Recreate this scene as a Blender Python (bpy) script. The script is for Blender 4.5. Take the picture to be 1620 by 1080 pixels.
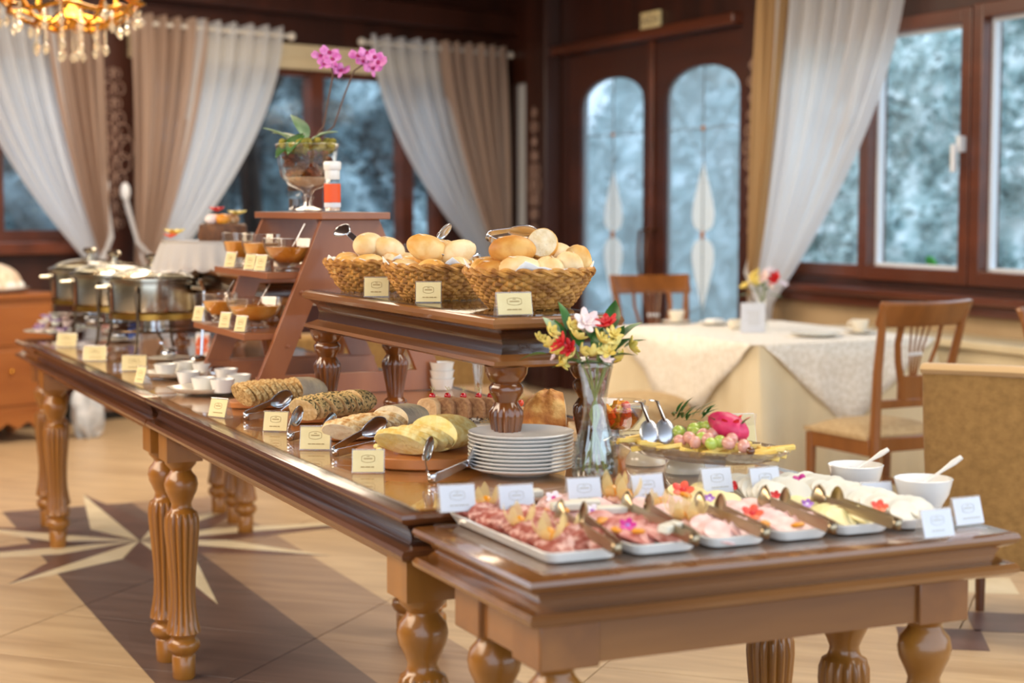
import bpy, math, random
from mathutils import Vector, Matrix, Euler
random.seed(7)
PI = math.pi
sc = bpy.context.scene
for o in list(bpy.data.objects): bpy.data.objects.remove(o, do_unlink=True)
COL = sc.collection

# ---------------------------------------------------------------- camera
F = 2700.0; H = 1.38; TILT = math.atan(215/2700); YAW = math.radians(24.6)
cam = bpy.data.cameras.new('camera'); co = bpy.data.objects.new('camera', cam); COL.objects.link(co)
co.location = (0, 0, H); co.rotation_euler = (PI/2-TILT, 0, -YAW)
cam.sensor_width = 36; cam.lens = F/1620*36; cam.clip_start = .05; cam.clip_end = 200
cam.dof.use_dof = True; cam.dof.focus_distance = 4.0; cam.dof.aperture_fstop = 2.6
sc.camera = co
# ---------------------------------------------------------------- world, light, exposure
w = bpy.data.worlds.new('overcast_sky'); sc.world = w; w.use_nodes = True
nt = w.node_tree; bg = nt.nodes['Background']
tc = nt.nodes.new('ShaderNodeTexCoord'); sep = nt.nodes.new('ShaderNodeSeparateXYZ'); rp = nt.nodes.new('ShaderNodeValToRGB')
nt.links.new(tc.outputs['Generated'], sep.inputs[0]); nt.links.new(sep.outputs['Z'], rp.inputs[0])
rp.color_ramp.elements[0].color = (.72, .82, .93, 1); rp.color_ramp.elements[1].color = (.60, .75, .95, 1)
nt.links.new(rp.outputs[0], bg.inputs['Color']); bg.inputs['Strength'].default_value = 2.2
def area(name, loc, rot, size, power, col, size_y=None):
    l = bpy.data.lights.new(name, 'AREA'); l.energy = power; l.color = col; l.size = size
    if size_y: l.shape = 'RECTANGLE'; l.size_y = size_y
    o = bpy.data.objects.new(name, l); COL.objects.link(o); o.location = loc; o.rotation_euler = rot; return o
WARM = (1.0, .82, .62)
area('warm_fill_light', (-1.6, 5.0, 2.9), (0, -.55, 0), 1.6, 210, WARM, 5.0)  # unseen warm area lights, added to stand in for the room's lamps
area('warm_fill_light', (2.9, 8.6, 3.05), (0, 0, 0), 2.2, 110, WARM, 3.0)
area('warm_fill_light', (3.2, 3.2, 3.05), (0, 0, 0), 1.6, 70, (1, .88, .74), 3.0)
sc.view_settings.view_transform = 'Standard'; sc.view_settings.look = 'None'
sc.view_settings.gamma = 1; sc.view_settings.use_curve_mapping = False
sc.view_settings.exposure = 0.4

# ---------------------------------------------------------------- placing helpers (points in the room)
_fh = (math.sin(YAW), math.cos(YAW)); _r = Vector((math.cos(YAW), -math.sin(YAW), 0))
_f = Vector((_fh[0]*math.cos(TILT), _fh[1]*math.cos(TILT), -math.sin(TILT)))
_u = Vector((_fh[0]*math.sin(TILT), _fh[1]*math.sin(TILT), math.cos(TILT)))
def ray(px, py): return _r*((px-810)/F) + _u*((540-py)/F) + _f
def P(px, py, z):
    d = ray(px, py); s = (z-H)/d.z; return Vector((d.x*s, d.y*s, z))
def PX(px, py, X): d = ray(px, py); s = X/d.x; return Vector((X, d.y*s, H+d.z*s))
def PY(px, py, Y): d = ray(px, py); s = Y/d.y; return Vector((d.x*s, Y, H+d.z*s))
def PD(px, py, dist): d = ray(px, py); s = dist/d.dot(_f); return Vector((d.x*s, d.y*s, H+d.z*s))

# ---------------------------------------------------------------- mesh builder
def RZ(a): return Matrix.Rotation(a, 4, 'Z')
def RX(a): return Matrix.Rotation(a, 4, 'X')
def RY(a): return Matrix.Rotation(a, 4, 'Y')
def T(x, y=None, z=None):
    return Matrix.Translation(x) if y is None else Matrix.Translation((x, y, z))
def S(x, y, z): return Matrix.Diagonal((x, y, z, 1))
class MB:
    def __init__(s): s.v = []; s.f = []; s.m = []
    def add(s, vs, fs, mi=0, M=None):
        b = len(s.v)
        if M is None: s.v += [tuple(p) for p in vs]
        else: s.v += [tuple(M @ Vector(p)) for p in vs]
        s.f += [tuple(i+b for i in f) for f in fs]
        s.m += ([mi]*len(fs) if isinstance(mi, int) else mi); return s
    def box(s, x0, x1, y0, y1, z0, z1, mi=0, M=None):
        vs = [(x, y, z) for z in (z0, z1) for y in (y0, y1) for x in (x0, x1)]
        return s.add(vs, [(0, 2, 3, 1), (4, 5, 7, 6), (0, 1, 5, 4), (2, 6, 7, 3), (0, 4, 6, 2), (1, 3, 7, 5)], mi, M)
    def lathe(s, prof, n=32, mi=0, M=None, flute=None, caps=True):
        vs = []; fs = []; k = len(prof)
        for (r, z) in prof:
            for i in range(n):
                a = 2*PI*i/n; rr = r
                if flute: rr = r*(1+flute(a, z))
                vs.append((rr*math.cos(a), rr*math.sin(a), z))
        for j in range(k-1):
            for i in range(n):
                i2 = (i+1) % n; fs.append((j*n+i, j*n+i2, (j+1)*n+i2, (j+1)*n+i))
        if caps:
            if prof[0][0] > 1e-6: fs.append(tuple(range(n-1, -1, -1)))
            if prof[-1][0] > 1e-6: fs.append(tuple((k-1)*n+i for i in range(n)))
        return s.add(vs, fs, mi, M)
    def tube(s, pts, r, n=8, mi=0, M=None, closed=False, flat=1.0):
        pts = [Vector(p) for p in pts]; k = len(pts); vs = []; fs = []
        rr = r if isinstance(r, (list, tuple)) else [r]*k
        up = Vector((0, 0, 1)); prev = None
        for i, p in enumerate(pts):
            a = pts[(i-1) % k] if (closed or i > 0) else p; b = pts[(i+1) % k] if (closed or i < k-1) else p
            t = (b-a)
            if t.length < 1e-9: t = Vector((0, 0, 1))
            t.normalize()
            if prev is None:
                q = t.cross(up)
                if q.length < 1e-3: q = t.cross(Vector((1, 0, 0)))
                q.normalize()
            else:
                q = prev - t*prev.dot(t)
                if q.length < 1e-6: q = t.cross(up)
                q.normalize()
            prev = q; bt = t.cross(q)
            for j in range(n):
                an = 2*PI*j/n; vs.append(p + q*(rr[i]*math.cos(an)) + bt*(rr[i]*flat*math.sin(an)))
        m = k if closed else k-1
        for i in range(m):
            i2 = (i+1) % k
            for j in range(n):
                j2 = (j+1) % n; fs.append((i*n+j, i*n+j2, i2*n+j2, i2*n+j))
        if not closed: fs += [tuple(range(n-1, -1, -1)), tuple((k-1)*n+j for j in range(n))]
        return s.add(vs, fs, mi, M)
    def prism(s, poly, z0, z1, mi=0, M=None, mtop=None):
        n = len(poly); vs = [(x, y, z0) for x, y in poly]+[(x, y, z1) for x, y in poly]
        fs = [tuple(range(n-1, -1, -1)), tuple(range(n, 2*n))]+[(i, (i+1) % n, n+(i+1) % n, n+i) for i in range(n)]
        m = mi if mtop is None else [mtop, mtop]+[mi]*n
        return s.add(vs, fs, m, M)
    def ring(s, prof, x0, x1, y0, y1, mi=0, M=None, seg=None):      # moulding swept round a rectangle, prof = (inset, z)
        vs = []; fs = []
        for (d, z) in prof: vs += [(x0+d, y0+d, z), (x1-d, y0+d, z), (x1-d, y1-d, z), (x0+d, y1-d, z)]
        for j in range(len(prof)-1):
            for i in range(4): i2 = (i+1) % 4; fs.append((j*4+i, j*4+i2, (j+1)*4+i2, (j+1)*4+i))
        k = len(prof)-1; fs += [(3, 2, 1, 0), (k*4, k*4+1, k*4+2, k*4+3)]
        if seg: mi = [seg[j] for j in range(k) for i in range(4)]+[0, 0]
        return s.add(vs, fs, mi, M)
    def grid(s, fn, nu, nv, mi=0, M=None, cu=False):
        vs = [fn(i/nu, j/nv) for j in range(nv+1) for i in range(nu if cu else nu+1)]
        w_ = nu if cu else nu+1; fs = []
        for j in range(nv):
            for i in range(nu):
                i2 = (i+1) % w_ if cu else i+1
                fs.append((j*w_+i, j*w_+i2, (j+1)*w_+i2, (j+1)*w_+i))
        return s.add(vs, fs, mi, M)
    def ell(s, rx, ry, rz, nu=20, nv=12, mi=0, M=None, fn=None):
        vs = [(0, 0, -rz)]; 
        for j in range(1, nv):
            ph = -PI/2+PI*j/nv
            for i in range(nu):
                a = 2*PI*i/nu; k = fn(a, ph) if fn else 1
                vs.append((rx*k*math.cos(ph)*math.cos(a), ry*k*math.cos(ph)*math.sin(a), rz*k*math.sin(ph)))
        vs.append((0, 0, rz)); fs = []
        for i in range(nu): fs.append((0, 1+(i+1) % nu, 1+i))
        for j in range(nv-2):
            for i in range(nu): i2 = (i+1) % nu; fs.append((1+j*nu+i, 1+j*nu+i2, 1+(j+1)*nu+i2, 1+(j+1)*nu+i))
        t = len(vs)-1; b = 1+(nv-2)*nu
        for i in range(nu): fs.append((b+i, b+(i+1) % nu, t))
        return s.add(vs, fs, mi, M)
    def build(s, name, mats, parent=None, smooth=True, bevel=0, solid=0, loc=None, rot=None, ang=40, kind=None, sub=0):
        me = bpy.data.meshes.new(name); me.from_pydata(s.v, [], s.f)
        if not isinstance(mats, (list, tuple)): mats = [mats]
        for m in mats: me.materials.append(m)
        if len(mats) > 1: me.polygons.foreach_set('material_index', s.m)
        if smooth:
            me.polygons.foreach_set('use_smooth', [True]*len(me.polygons))
            me.set_sharp_from_angle(angle=math.radians(ang))
        me.update()
        o = bpy.data.objects.new(name, me); COL.objects.link(o)
        if parent: o.parent = parent
        if loc is not None: o.location = loc
        if rot is not None: o.rotation_euler = rot
        if solid: md = o.modifiers.new('t', 'SOLIDIFY'); md.thickness = solid; md.offset = 0
        if bevel: md = o.modifiers.new('b', 'BEVEL'); md.width = bevel; md.segments = 2; md.limit_method = 'ANGLE'
        if sub: md = o.modifiers.new('s', 'SUBSURF'); md.levels = sub; md.render_levels = sub
        if kind: o['kind'] = kind
        return o
def thing(name, label, cat, loc=(0, 0, 0), rz=0, group=None):
    o = bpy.data.objects.new(name, None); COL.objects.link(o); o.location = loc; o.rotation_euler = (0, 0, rz)
    o.empty_display_size = .05
    o['label'] = label; o['category'] = cat
    if group: o['group'] = group
    return o
def tag(o, label, cat, group=None, kind=None):
    o['label'] = label; o['category'] = cat
    if group: o['group'] = group
    if kind: o['kind'] = kind
    return o
def struct(o, label=None):
    o['kind'] = 'structure'
    if label: o['label'] = label
    return o
def dup(o, loc=None, rz=None, label=None, group=None, parent=None, scale=None):
    def rec(a, par):
        c = a.copy(); COL.objects.link(c); c.parent = par
        for ch in a.children: rec(ch, c)
        return c
    c = rec(o, parent)
    if loc is not None: c.location = loc
    if rz is not None: c.rotation_euler = (0, 0, rz) if not isinstance(rz, (tuple, Euler)) else rz
    if label: c['label'] = label
    if group: c['group'] = group
    if scale is not None: c.scale = (scale,)*3 if isinstance(scale, (int, float)) else scale
    return c
def link_copy(me_obj, name, parent=None, loc=(0, 0, 0), rot=(0, 0, 0), scale=(1, 1, 1)):
    o = bpy.data.objects.new(name, me_obj.data); COL.objects.link(o); o.parent = parent
    o.location = loc; o.rotation_euler = rot; o.scale = scale; return o

# ---------------------------------------------------------------- materials
def sr(h):
    if isinstance(h, tuple): return h
    h = h.lstrip('#'); c = [int(h[i:i+2], 16)/255 for i in (0, 2, 4)]
    return tuple((x/12.92 if x <= .04045 else ((x+.055)/1.055)**2.4) for x in c)
def newmat(name):
    m = bpy.data.materials.new(name); m.use_nodes = True; return m, m.node_tree, m.node_tree.nodes['Principled BSDF']
def mat(name, c, rough=.5, c2=None, scale=8, metal=0, bump=0, bscale=None, coat=0, detail=4, lo=.35, hi=.65,
        stretch=(1, 1, 1), sheen=0, sss=0, emit=None, estr=0, coords='Object', spec=None, c3=None, alpha=None, rnd=0, trans=0, dist=0):
    m, nt, b = newmat(name)
    b.inputs['Base Color'].default_value = sr(c)+(1,)
    b.inputs['Roughness'].default_value = rough; b.inputs['Metallic'].default_value = metal
    if coat: b.inputs['Coat Weight'].default_value = coat; b.inputs['Coat Roughness'].default_value = .08
    if spec is not None: b.inputs['Specular IOR Level'].default_value = spec
    if sheen: b.inputs['Sheen Weight'].default_value = sheen
    if sss: b.inputs['Subsurface Weight'].default_value = sss; b.inputs['Subsurface Radius'].default_value = (.01, .006, .003)
    if trans: b.inputs['Transmission Weight'].default_value = trans
    if emit: b.inputs['Emission Color'].default_value = sr(emit)+(1,); b.inputs['Emission Strength'].default_value = estr
    if c2 or bump:
        tc = nt.nodes.new('ShaderNodeTexCoord'); mp = nt.nodes.new('ShaderNodeMapping'); mp.inputs['Scale'].default_value = stretch
        nt.links.new(tc.outputs[coords], mp.inputs[0]); src = mp.outputs[0]
        if rnd:
            oi = nt.nodes.new('ShaderNodeObjectInfo'); vm = nt.nodes.new('ShaderNodeVectorMath'); vm.operation = 'SCALE'
            cx = nt.nodes.new('ShaderNodeCombineXYZ'); nt.links.new(oi.outputs['Random'], cx.inputs[0]); nt.links.new(oi.outputs['Random'], cx.inputs[1])
            nt.links.new(cx.outputs[0], vm.inputs[0]); vm.inputs['Scale'].default_value = 37
            va = nt.nodes.new('ShaderNodeVectorMath'); nt.links.new(src, va.inputs[0]); nt.links.new(vm.outputs[0], va.inputs[1]); src = va.outputs[0]
    if c2:
        n = nt.nodes.new('ShaderNodeTexNoise'); n.inputs['Scale'].default_value = scale; n.inputs['Detail'].default_value = detail
        n.inputs['Distortion'].default_value = dist
        nt.links.new(src, n.inputs['Vector'])
        r = nt.nodes.new('ShaderNodeValToRGB'); r.color_ramp.elements[0].position = lo; r.color_ramp.elements[1].position = hi
        r.color_ramp.elements[0].color = sr(c)+(1,); r.color_ramp.elements[1].color = sr(c2)+(1,)
        if c3: e = r.color_ramp.elements.new((lo+hi)/2); e.color = sr(c3)+(1,)
        nt.links.new(n.outputs[0], r.inputs[0]); nt.links.new(r.outputs[0], b.inputs['Base Color'])
    if bump:
        n = nt.nodes.new('ShaderNodeTexNoise'); n.inputs['Scale'].default_value = bscale or scale; n.inputs['Detail'].default_value = 5
        nt.links.new(src, n.inputs['Vector'])
        bm = nt.nodes.new('ShaderNodeBump'); bm.inputs['Strength'].default_value = bump; bm.inputs['Distance'].default_value = .01
        nt.links.new(n.outputs[0], bm.inputs['Height']); nt.links.new(bm.outputs[0], b.inputs['Normal'])
    return m
def glass(name, tint=(1, 1, 1), gloss=.12, rough=.0, haze=0, hcol=(1, 1, 1)):
    m = bpy.data.materials.new(name); m.use_nodes = True; nt = m.node_tree; nt.nodes.clear()
    out = nt.nodes.new('ShaderNodeOutputMaterial'); tr = nt.nodes.new('ShaderNodeBsdfTransparent'); gl = nt.nodes.new('ShaderNodeBsdfGlossy')
    tr.inputs[0].default_value = tint+(1,); gl.inputs['Roughness'].default_value = rough; gl.inputs[0].default_value = (1, 1, 1, 1)
    lw = nt.nodes.new('ShaderNodeLayerWeight'); lw.inputs[0].default_value = .25
    mr = nt.nodes.new('ShaderNodeMapRange'); mr.inputs['To Min'].default_value = gloss; mr.inputs['To Max'].default_value = min(1, gloss+.75)
    nt.links.new(lw.outputs['Facing'], mr.inputs[0]); mr.inputs['From Max'].default_value = 1.0
    pw = nt.nodes.new('ShaderNodeMath'); pw.operation = 'POWER'; pw.inputs[1].default_value = 2.2
    nt.links.new(lw.outputs['Facing'], pw.inputs[0]); nt.links.new(pw.outputs[0], mr.inputs[0])
    mx = nt.nodes.new('ShaderNodeMixShader'); nt.links.new(mr.outputs[0], mx.inputs[0]); nt.links.new(tr.outputs[0], mx.inputs[1]); nt.links.new(gl.outputs[0], mx.inputs[2])
    res = mx.outputs[0]
    if haze:
        df = nt.nodes.new('ShaderNodeBsdfDiffuse'); df.inputs[0].default_value = hcol+(1,); tl = nt.nodes.new('ShaderNodeBsdfTranslucent'); tl.inputs[0].default_value = hcol+(1,)
        m1 = nt.nodes.new('ShaderNodeMixShader'); m1.inputs[0].default_value = .6; nt.links.new(df.outputs[0], m1.inputs[1]); nt.links.new(tl.outputs[0], m1.inputs[2])
        m2 = nt.nodes.new('ShaderNodeMixShader'); m2.inputs[0].default_value = haze; nt.links.new(res, m2.inputs[1]); nt.links.new(m1.outputs[0], m2.inputs[2]); res = m2.outputs[0]
    nt.links.new(res, out.inputs[0]); return m
def sheer(name, col, transp=.2, transl=.5):
    m = bpy.data.materials.new(name); m.use_nodes = True; nt = m.node_tree; nt.nodes.clear()
    out = nt.nodes.new('ShaderNodeOutputMaterial'); d = nt.nodes.new('ShaderNodeBsdfDiffuse'); tl = nt.nodes.new('ShaderNodeBsdfTranslucent'); tr = nt.nodes.new('ShaderNodeBsdfTransparent')
    for n in (d, tl): n.inputs[0].default_value = sr(col)+(1,)
    a = nt.nodes.new('ShaderNodeMixShader'); a.inputs[0].default_value = transl; nt.links.new(d.outputs[0], a.inputs[1]); nt.links.new(tl.outputs[0], a.inputs[2])
    b = nt.nodes.new('ShaderNodeMixShader'); b.inputs[0].default_value = transp; nt.links.new(a.outputs[0], b.inputs[1]); nt.links.new(tr.outputs[0], b.inputs[2])
    nt.links.new(b.outputs[0], out.inputs[0]); return m
def wood(name, c, c2, axis='Y', rough=.3, coat=.4, sc_=9, **k):
    st = {'X': (.12, 1, 1), 'Y': (1, .12, 1), 'Z': (1, 1, .12)}[axis]
    return mat(name, c, rough, c2, scale=sc_, stretch=st, coat=coat, lo=.3, hi=.7, bump=.03, bscale=30, **k)
M = {}
M['wood_y'] = wood('table_wood_y', '#6f431d', '#94602f', 'Y', .28, .4)
M['wood_x'] = wood('table_wood_x', '#6a401c', '#8e5c2c', 'X', .22, .8)
M['wood_z'] = wood('table_wood_z', '#80501c', '#a66c26', 'Z', .3, .4)
M['wood_shade'] = wood('cove_shade_wood', '#2c160c', '#472512', 'Y', .22, .55)  # darker copy of the wood, shade of the moulding coves painted in
M['leg_dark'] = wood('riser_leg_wood', '#4a240e', '#7d461a', 'Z', .2, .6)
M['top_gold'] = wood('table_top_veneer', '#b8702a', '#cc8838', 'Y', .3, .1, sc_=6)
M['stair'] = wood('reddish_display_wood', '#824a28', '#985c34', 'Z', .38, .25, sc_=12)
M['stair_y'] = wood('reddish_shelf_wood', '#824a28', '#985c34', 'Y', .38, .25, sc_=12)
M['wall_wood'] = wood('dark_wall_wood', '#30160d', '#462115', 'Z', .45, .15, sc_=5)
M['wall_wood_h'] = wood('dark_wall_wood_h', '#33170e', '#4b2416', 'Y', .45, .15, sc_=5)
M['frame_wood'] = wood('window_frame_wood', '#4c2414', '#6b351c', 'Y', .35, .3, sc_=6)
M['chair_wood'] = wood('chair_wood', '#74441c', '#925a28', 'Z', .3, .4, sc_=10)
M['board'] = wood('cutting_board_wood', '#a5602c', '#bf7a3b', 'X', .45, .1, sc_=14)
M['sideboard'] = wood('sideboard_wood', '#8c4f22', '#a5652f', 'X', .4, .2, sc_=8)
M['cream_wall'] = mat('tan_wall_paint', '#a98f6c', .7, '#b39a76', 3)
M['cream'] = mat('cream_paint', '#d9c9a6', .5, '#cfbd98', 3)
M['white'] = mat('white_glaze', '#e6e4df', .15, coat=.5)
M['ivory'] = mat('ivory_glaze', '#e6dfcb', .2, coat=.5)
M['chrome'] = mat('polished_steel', '#d2d5dc', .2, metal=1)
M['steel'] = mat('brushed_steel', '#c4bba8', .24, metal=1)
M['brass'] = mat('gilt_metal', '#c98a2e', .22, '#e0a548', 10, metal=1)
M['black'] = mat('black_gap', '#14100d', .5)
M['glass'] = glass('clear_glass', (.97, .98, .98), .10)
M['tabletop_glass'] = glass('table_top_glass', (.97, .98, .96), .10)
M['window_glass'] = glass('window_glass', (.95, .98, .99), .05)
M['acrylic'] = glass('clear_acrylic', (.97, .97, .97), .08, .05, haze=.10, hcol=(.9, .88, .86))
M['paper'] = mat('cream_card_paper', '#e6d6a4', .8, '#dfcc97', 20)
M['paper_w'] = mat('white_card_paper', '#dcdde2', .8, '#d6d8de', 20)
M['ink'] = mat('card_print', '#a98f5e', .8)
M['ink_w'] = mat('card_print_grey', '#c0bcb4', .8)
M['linen'] = mat('white_paper_liner', '#f0eeea', .8, bump=.2, bscale=40)
# ================================================================ SETTING
XW = 5.65; CORNER = Vector((5.65, 12.43, 0)); AB = math.atan2(.364, .936)
MBK = T(CORNER) @ RZ(AB); MBKi = MBK.inverted()          # back wall frame: x to the right, y outwards
def WB(px, py, off=0):                                    # point on the back wall (local x, z)
    o = MBKi @ Vector((0, 0, H)); d = (MBKi.to_3x3() @ ray(px, py)); s = (-off-o.y)/d.y
    return (o.x+d.x*s, o.z+d.z*s)
def WR(px, py, off=0): p = PX(px, py, XW-off); return (p.y, p.z)
CEIL = 3.2
# floor slab and inlaid tiles
def floor_mat(name, inlay=False):
    m, nt, b = newmat(name); geo = nt.nodes.new('ShaderNodeNewGeometry'); sp = nt.nodes.new('ShaderNodeSeparateXYZ')
    nt.links.new(geo.outputs['Position'], sp.inputs[0])
    tc = nt.nodes.new('ShaderNodeTexCoord'); mp = nt.nodes.new('ShaderNodeMapping'); mp.inputs['Scale'].default_value = (9, 1.1, 1)
    nt.links.new(tc.outputs['Object'], mp.inputs[0])
    oi = nt.nodes.new('ShaderNodeObjectInfo'); va = nt.nodes.new('ShaderNodeVectorMath'); ml = nt.nodes.new('ShaderNodeMath'); ml.operation = 'MULTIPLY'; ml.inputs[1].default_value = 40
    nt.links.new(oi.outputs['Random'], ml.inputs[0]); nt.links.new(mp.outputs[0], va.inputs[0]); nt.links.new(ml.outputs[0], va.inputs[1])
    n = nt.nodes.new('ShaderNodeTexNoise'); n.inputs['Scale'].default_value = 1.6; n.inputs['Detail'].default_value = 8; n.inputs['Distortion'].default_value = .6
    nt.links.new(va.outputs[0], n.inputs['Vector'])
    def ramp(stops):
        r = nt.nodes.new('ShaderNodeValToRGB'); r.color_ramp.elements[0].position = stops[0][0]; r.color_ramp.elements[0].color = sr(stops[0][1])+(1,)
        r.color_ramp.elements[1].position = stops[1][0]; r.color_ramp.elements[1].color = sr(stops[1][1])+(1,)
        nt.links.new(n.outputs[0], r.inputs[0]); return r.outputs[0]
    light = ramp([(.3, '#b39673'), (.65, '#cfb38c')])
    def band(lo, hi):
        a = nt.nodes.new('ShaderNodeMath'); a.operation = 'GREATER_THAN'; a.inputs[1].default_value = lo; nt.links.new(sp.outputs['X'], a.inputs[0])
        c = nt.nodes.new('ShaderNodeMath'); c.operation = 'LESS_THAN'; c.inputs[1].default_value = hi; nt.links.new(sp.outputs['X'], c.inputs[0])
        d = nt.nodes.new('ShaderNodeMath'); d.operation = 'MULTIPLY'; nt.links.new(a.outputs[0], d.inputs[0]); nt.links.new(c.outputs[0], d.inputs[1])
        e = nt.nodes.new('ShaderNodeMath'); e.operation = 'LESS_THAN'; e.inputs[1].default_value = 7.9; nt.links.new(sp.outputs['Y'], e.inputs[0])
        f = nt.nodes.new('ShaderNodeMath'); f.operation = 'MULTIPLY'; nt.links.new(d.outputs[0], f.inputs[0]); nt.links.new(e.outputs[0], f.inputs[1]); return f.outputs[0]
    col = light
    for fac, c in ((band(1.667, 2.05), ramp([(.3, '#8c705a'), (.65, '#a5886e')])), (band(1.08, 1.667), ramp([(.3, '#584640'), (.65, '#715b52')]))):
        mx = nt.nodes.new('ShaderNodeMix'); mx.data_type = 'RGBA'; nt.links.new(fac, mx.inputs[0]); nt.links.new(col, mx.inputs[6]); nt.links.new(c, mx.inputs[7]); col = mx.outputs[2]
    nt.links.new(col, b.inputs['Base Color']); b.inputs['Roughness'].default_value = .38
    bm = nt.nodes.new('ShaderNodeBump'); bm.inputs['Strength'].default_value = .08; nt.links.new(n.outputs[0], bm.inputs['Height']); nt.links.new(bm.outputs[0], b.inputs['Normal'])
    return m
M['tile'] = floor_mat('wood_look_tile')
M['grout'] = mat('grey_grout', '#8f8378', .9)
fl = MB().box(-9, 9, -3, 15, -.12, -.012).build('floor', M['grout']); struct(fl)
tile0 = None; cnt = 0
PW, PL = .5, .96; a45 = PI/4
for i in range(-4, 30):
    for j in range(-14, 16):
        p = 4.31+PW*i; q = 2.461+PL*j
        cx = ((p+PW/2)-(q+PL/2))/math.sqrt(2); cy = ((p+PW/2)+(q+PL/2))/math.sqrt(2)
        v = Vector((cx, cy, 0)); d = v.dot(Vector((_fh[0], _fh[1], 0))); lat = v.dot(_r)
        if d < 2.4 or d > 13.4 or abs(lat) > d*.36+1.3: continue
        if cx > 5.9: continue
        if tile0 is None:
            g = .0022
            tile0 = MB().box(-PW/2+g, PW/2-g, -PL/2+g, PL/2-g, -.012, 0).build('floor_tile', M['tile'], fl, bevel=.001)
            o = tile0
        else:
            o = tile0.copy(); COL.objects.link(o); o.parent = fl
        o.location = (cx, cy, 0); o.rotation_euler = (0, 0, a45); cnt += 1
# compass star inlay: each point is two long triangular pieces, one pale and one dark
M['inlay_l'] = mat('pale_inlay_stone', '#d8c8a4', .35, '#e6d8b8', 6); M['inlay_d'] = mat('dark_inlay_stone', '#5c4038', .35, '#75554a', 6)
SC = (1.5, 6.97)
for k in range(8):
    a = PI/2+k*PI/4; R = 1.25 if k % 2 == 0 else .88; r0 = .36
    for sgn, mm in ((1, 'inlay_l'), (-1, 'inlay_d')):
        b = a+sgn*PI/8; tri = [(0, 0), (R*math.cos(a), R*math.sin(a)), (r0*math.cos(b), r0*math.sin(b))]
        if sgn > 0: tri = [tri[0], tri[1], tri[2]]
        else: tri = [tri[0], tri[2], tri[1]]
        c = [sum(t[i] for t in tri)/3 for i in (0, 1)]; tri = [(c[0]+(x-c[0])*.985, c[1]+(y-c[1])*.985) for x, y in tri]
        MB().prism(tri, -.005, .0012).build('star_inlay', M[mm], fl, loc=(SC[0], SC[1], 0), smooth=False)
# pale diamonds laid in the floor beyond the end table
for (px, py, mm) in ((1545, 925, 'inlay_l'), (1490, 1010, 'inlay_d'), (1600, 985, 'inlay_d')):
    c = P(px, py, 0)
    MB().prism([(-.19, 0), (0, -.19), (.19, 0), (0, .19)], -.005, .0012).build('diamond_inlay', M[mm], fl, loc=(c.x, c.y, 0), rot=(0, 0, .2), smooth=False)

# right wall: window strip, double door, windows
ZD = WR(1177, 38)[1]                                       # door head
yS0, yS1 = WR(857, 200)[0], WR(812, 200)[0]; zS1 = WR(835, 130)[1]; zS0 = .15
yP = WR(885, 200)[0]; yD0, yD1 = WR(1177, 200)[0], WR(897, 200)[0]; yQ = WR(1209, 200)[0]
zWb = WR(1377, 430)[1]; zWt = WR(1412, 46)[1]
wr = MB()
def wb(y0, y1, z0, z1, x0=XW, x1=XW+.18, mi=0): wr.box(x0, x1, y0, y1, z0, z1, mi)
wb(yS1, CORNER.y+.1, 0, CEIL); wb(yS0, yS1, zS1, CEIL); wb(yS0, yS1, 0, zS0); wb(yP, yS0, 0, CEIL, XW-.03)
wb(yD1, yP, 0, CEIL); wb(yD0, yD1, ZD, CEIL); wb(yQ, yD0, 0, CEIL, XW-.02)
wb(1.0, yQ, zWt+.05, CEIL); wb(1.0, yQ, zWb-.12, zWb-.04)
wb(1.0, yQ, 0, zWb-.10, XW+.0, XW+.18, 1)
struct(wr.build('wall_right', [M['wall_wood'], M['cream_wall']], smooth=False))
tr = MB().box(XW-.09, XW+.02, yD0, yP, ZD, ZD+.07).build('trim_1', M['frame_wood'], bevel=.012); struct(tr)
struct(MB().box(XW-.13, XW, yS0+.02, yP-.02, 0, CEIL).build('trim_2', M['wall_wood'], bevel=.01))
struct(MB().box(XW-.10, XW+.02, 1.0, yQ, zWb-.13, zWb-.085).box(XW-.05, XW, 1.0, yQ, zWb-.19, zWb-.13).build('trim_3', M['frame_wood'], bevel=.008))
def frame_box(mb, y0, y1, z0, z1, t, x0, x1, mi=0):
    mb.box(x0, x1, y0, y0+t, z0, z1, mi); mb.box(x0, x1, y1-t, y1, z0, z1, mi)
    mb.box(x0, x1, y0+t, y1-t, z0, z0+t, mi); mb.box(x0, x1, y0+t, y1-t, z1-t, z1, mi)
M['bead'] = mat('white_window_bead', '#dfe4ea', .4)
# side light by the corner
s = struct(MB().box(XW+.05, XW+.08, yS0, yS1, zS0, zS0+.05).build('window_1', M['frame_wood']))
MB().box(XW+.06, XW+.068, yS0, yS1, zS0+.05, zS1).build('pane', M['window_glass'], s)
MB().box(XW+.04, XW+.09, yS1-.16, yS1, zS0, zS1).build('bead', M['bead'], s)
# windows
def window(n, y0, y1, z0, z1, inset, handle=False, white=True):
    mb = MB(); frame_box(mb, y0, y1, z0-.04, z1+.05, .075, XW+.02-inset, XW+.10)
    o = struct(mb.build('window_%d' % n, M['frame_wood'], bevel=.006, smooth=False))
    if white: b = MB(); frame_box(b, y0+.075, y1-.075, z0+.035, z1-.025, .016, XW+.03, XW+.07); b.build('bead', M['bead'], o)
    MB().box(XW+.05, XW+.056, y0+.07, y1-.07, z0+.03, z1-.02).build('pane', M['window_glass'], o)
    if handle:
        yy, zz = y0+.035, WR(1520, 235)[1]
        h = MB().box(XW-.02-inset, XW+.02-inset, yy-.016, yy+.016, zz-.02, zz+.06).build('handle_plate', M['bead'], o, bevel=.004)
        MB().box(XW-.045-inset, XW-.02-inset, yy+.0, yy+.03, zz-.12, zz+.02).build('handle_lever', M['bead'], h, bevel=.006)
    return o
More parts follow.
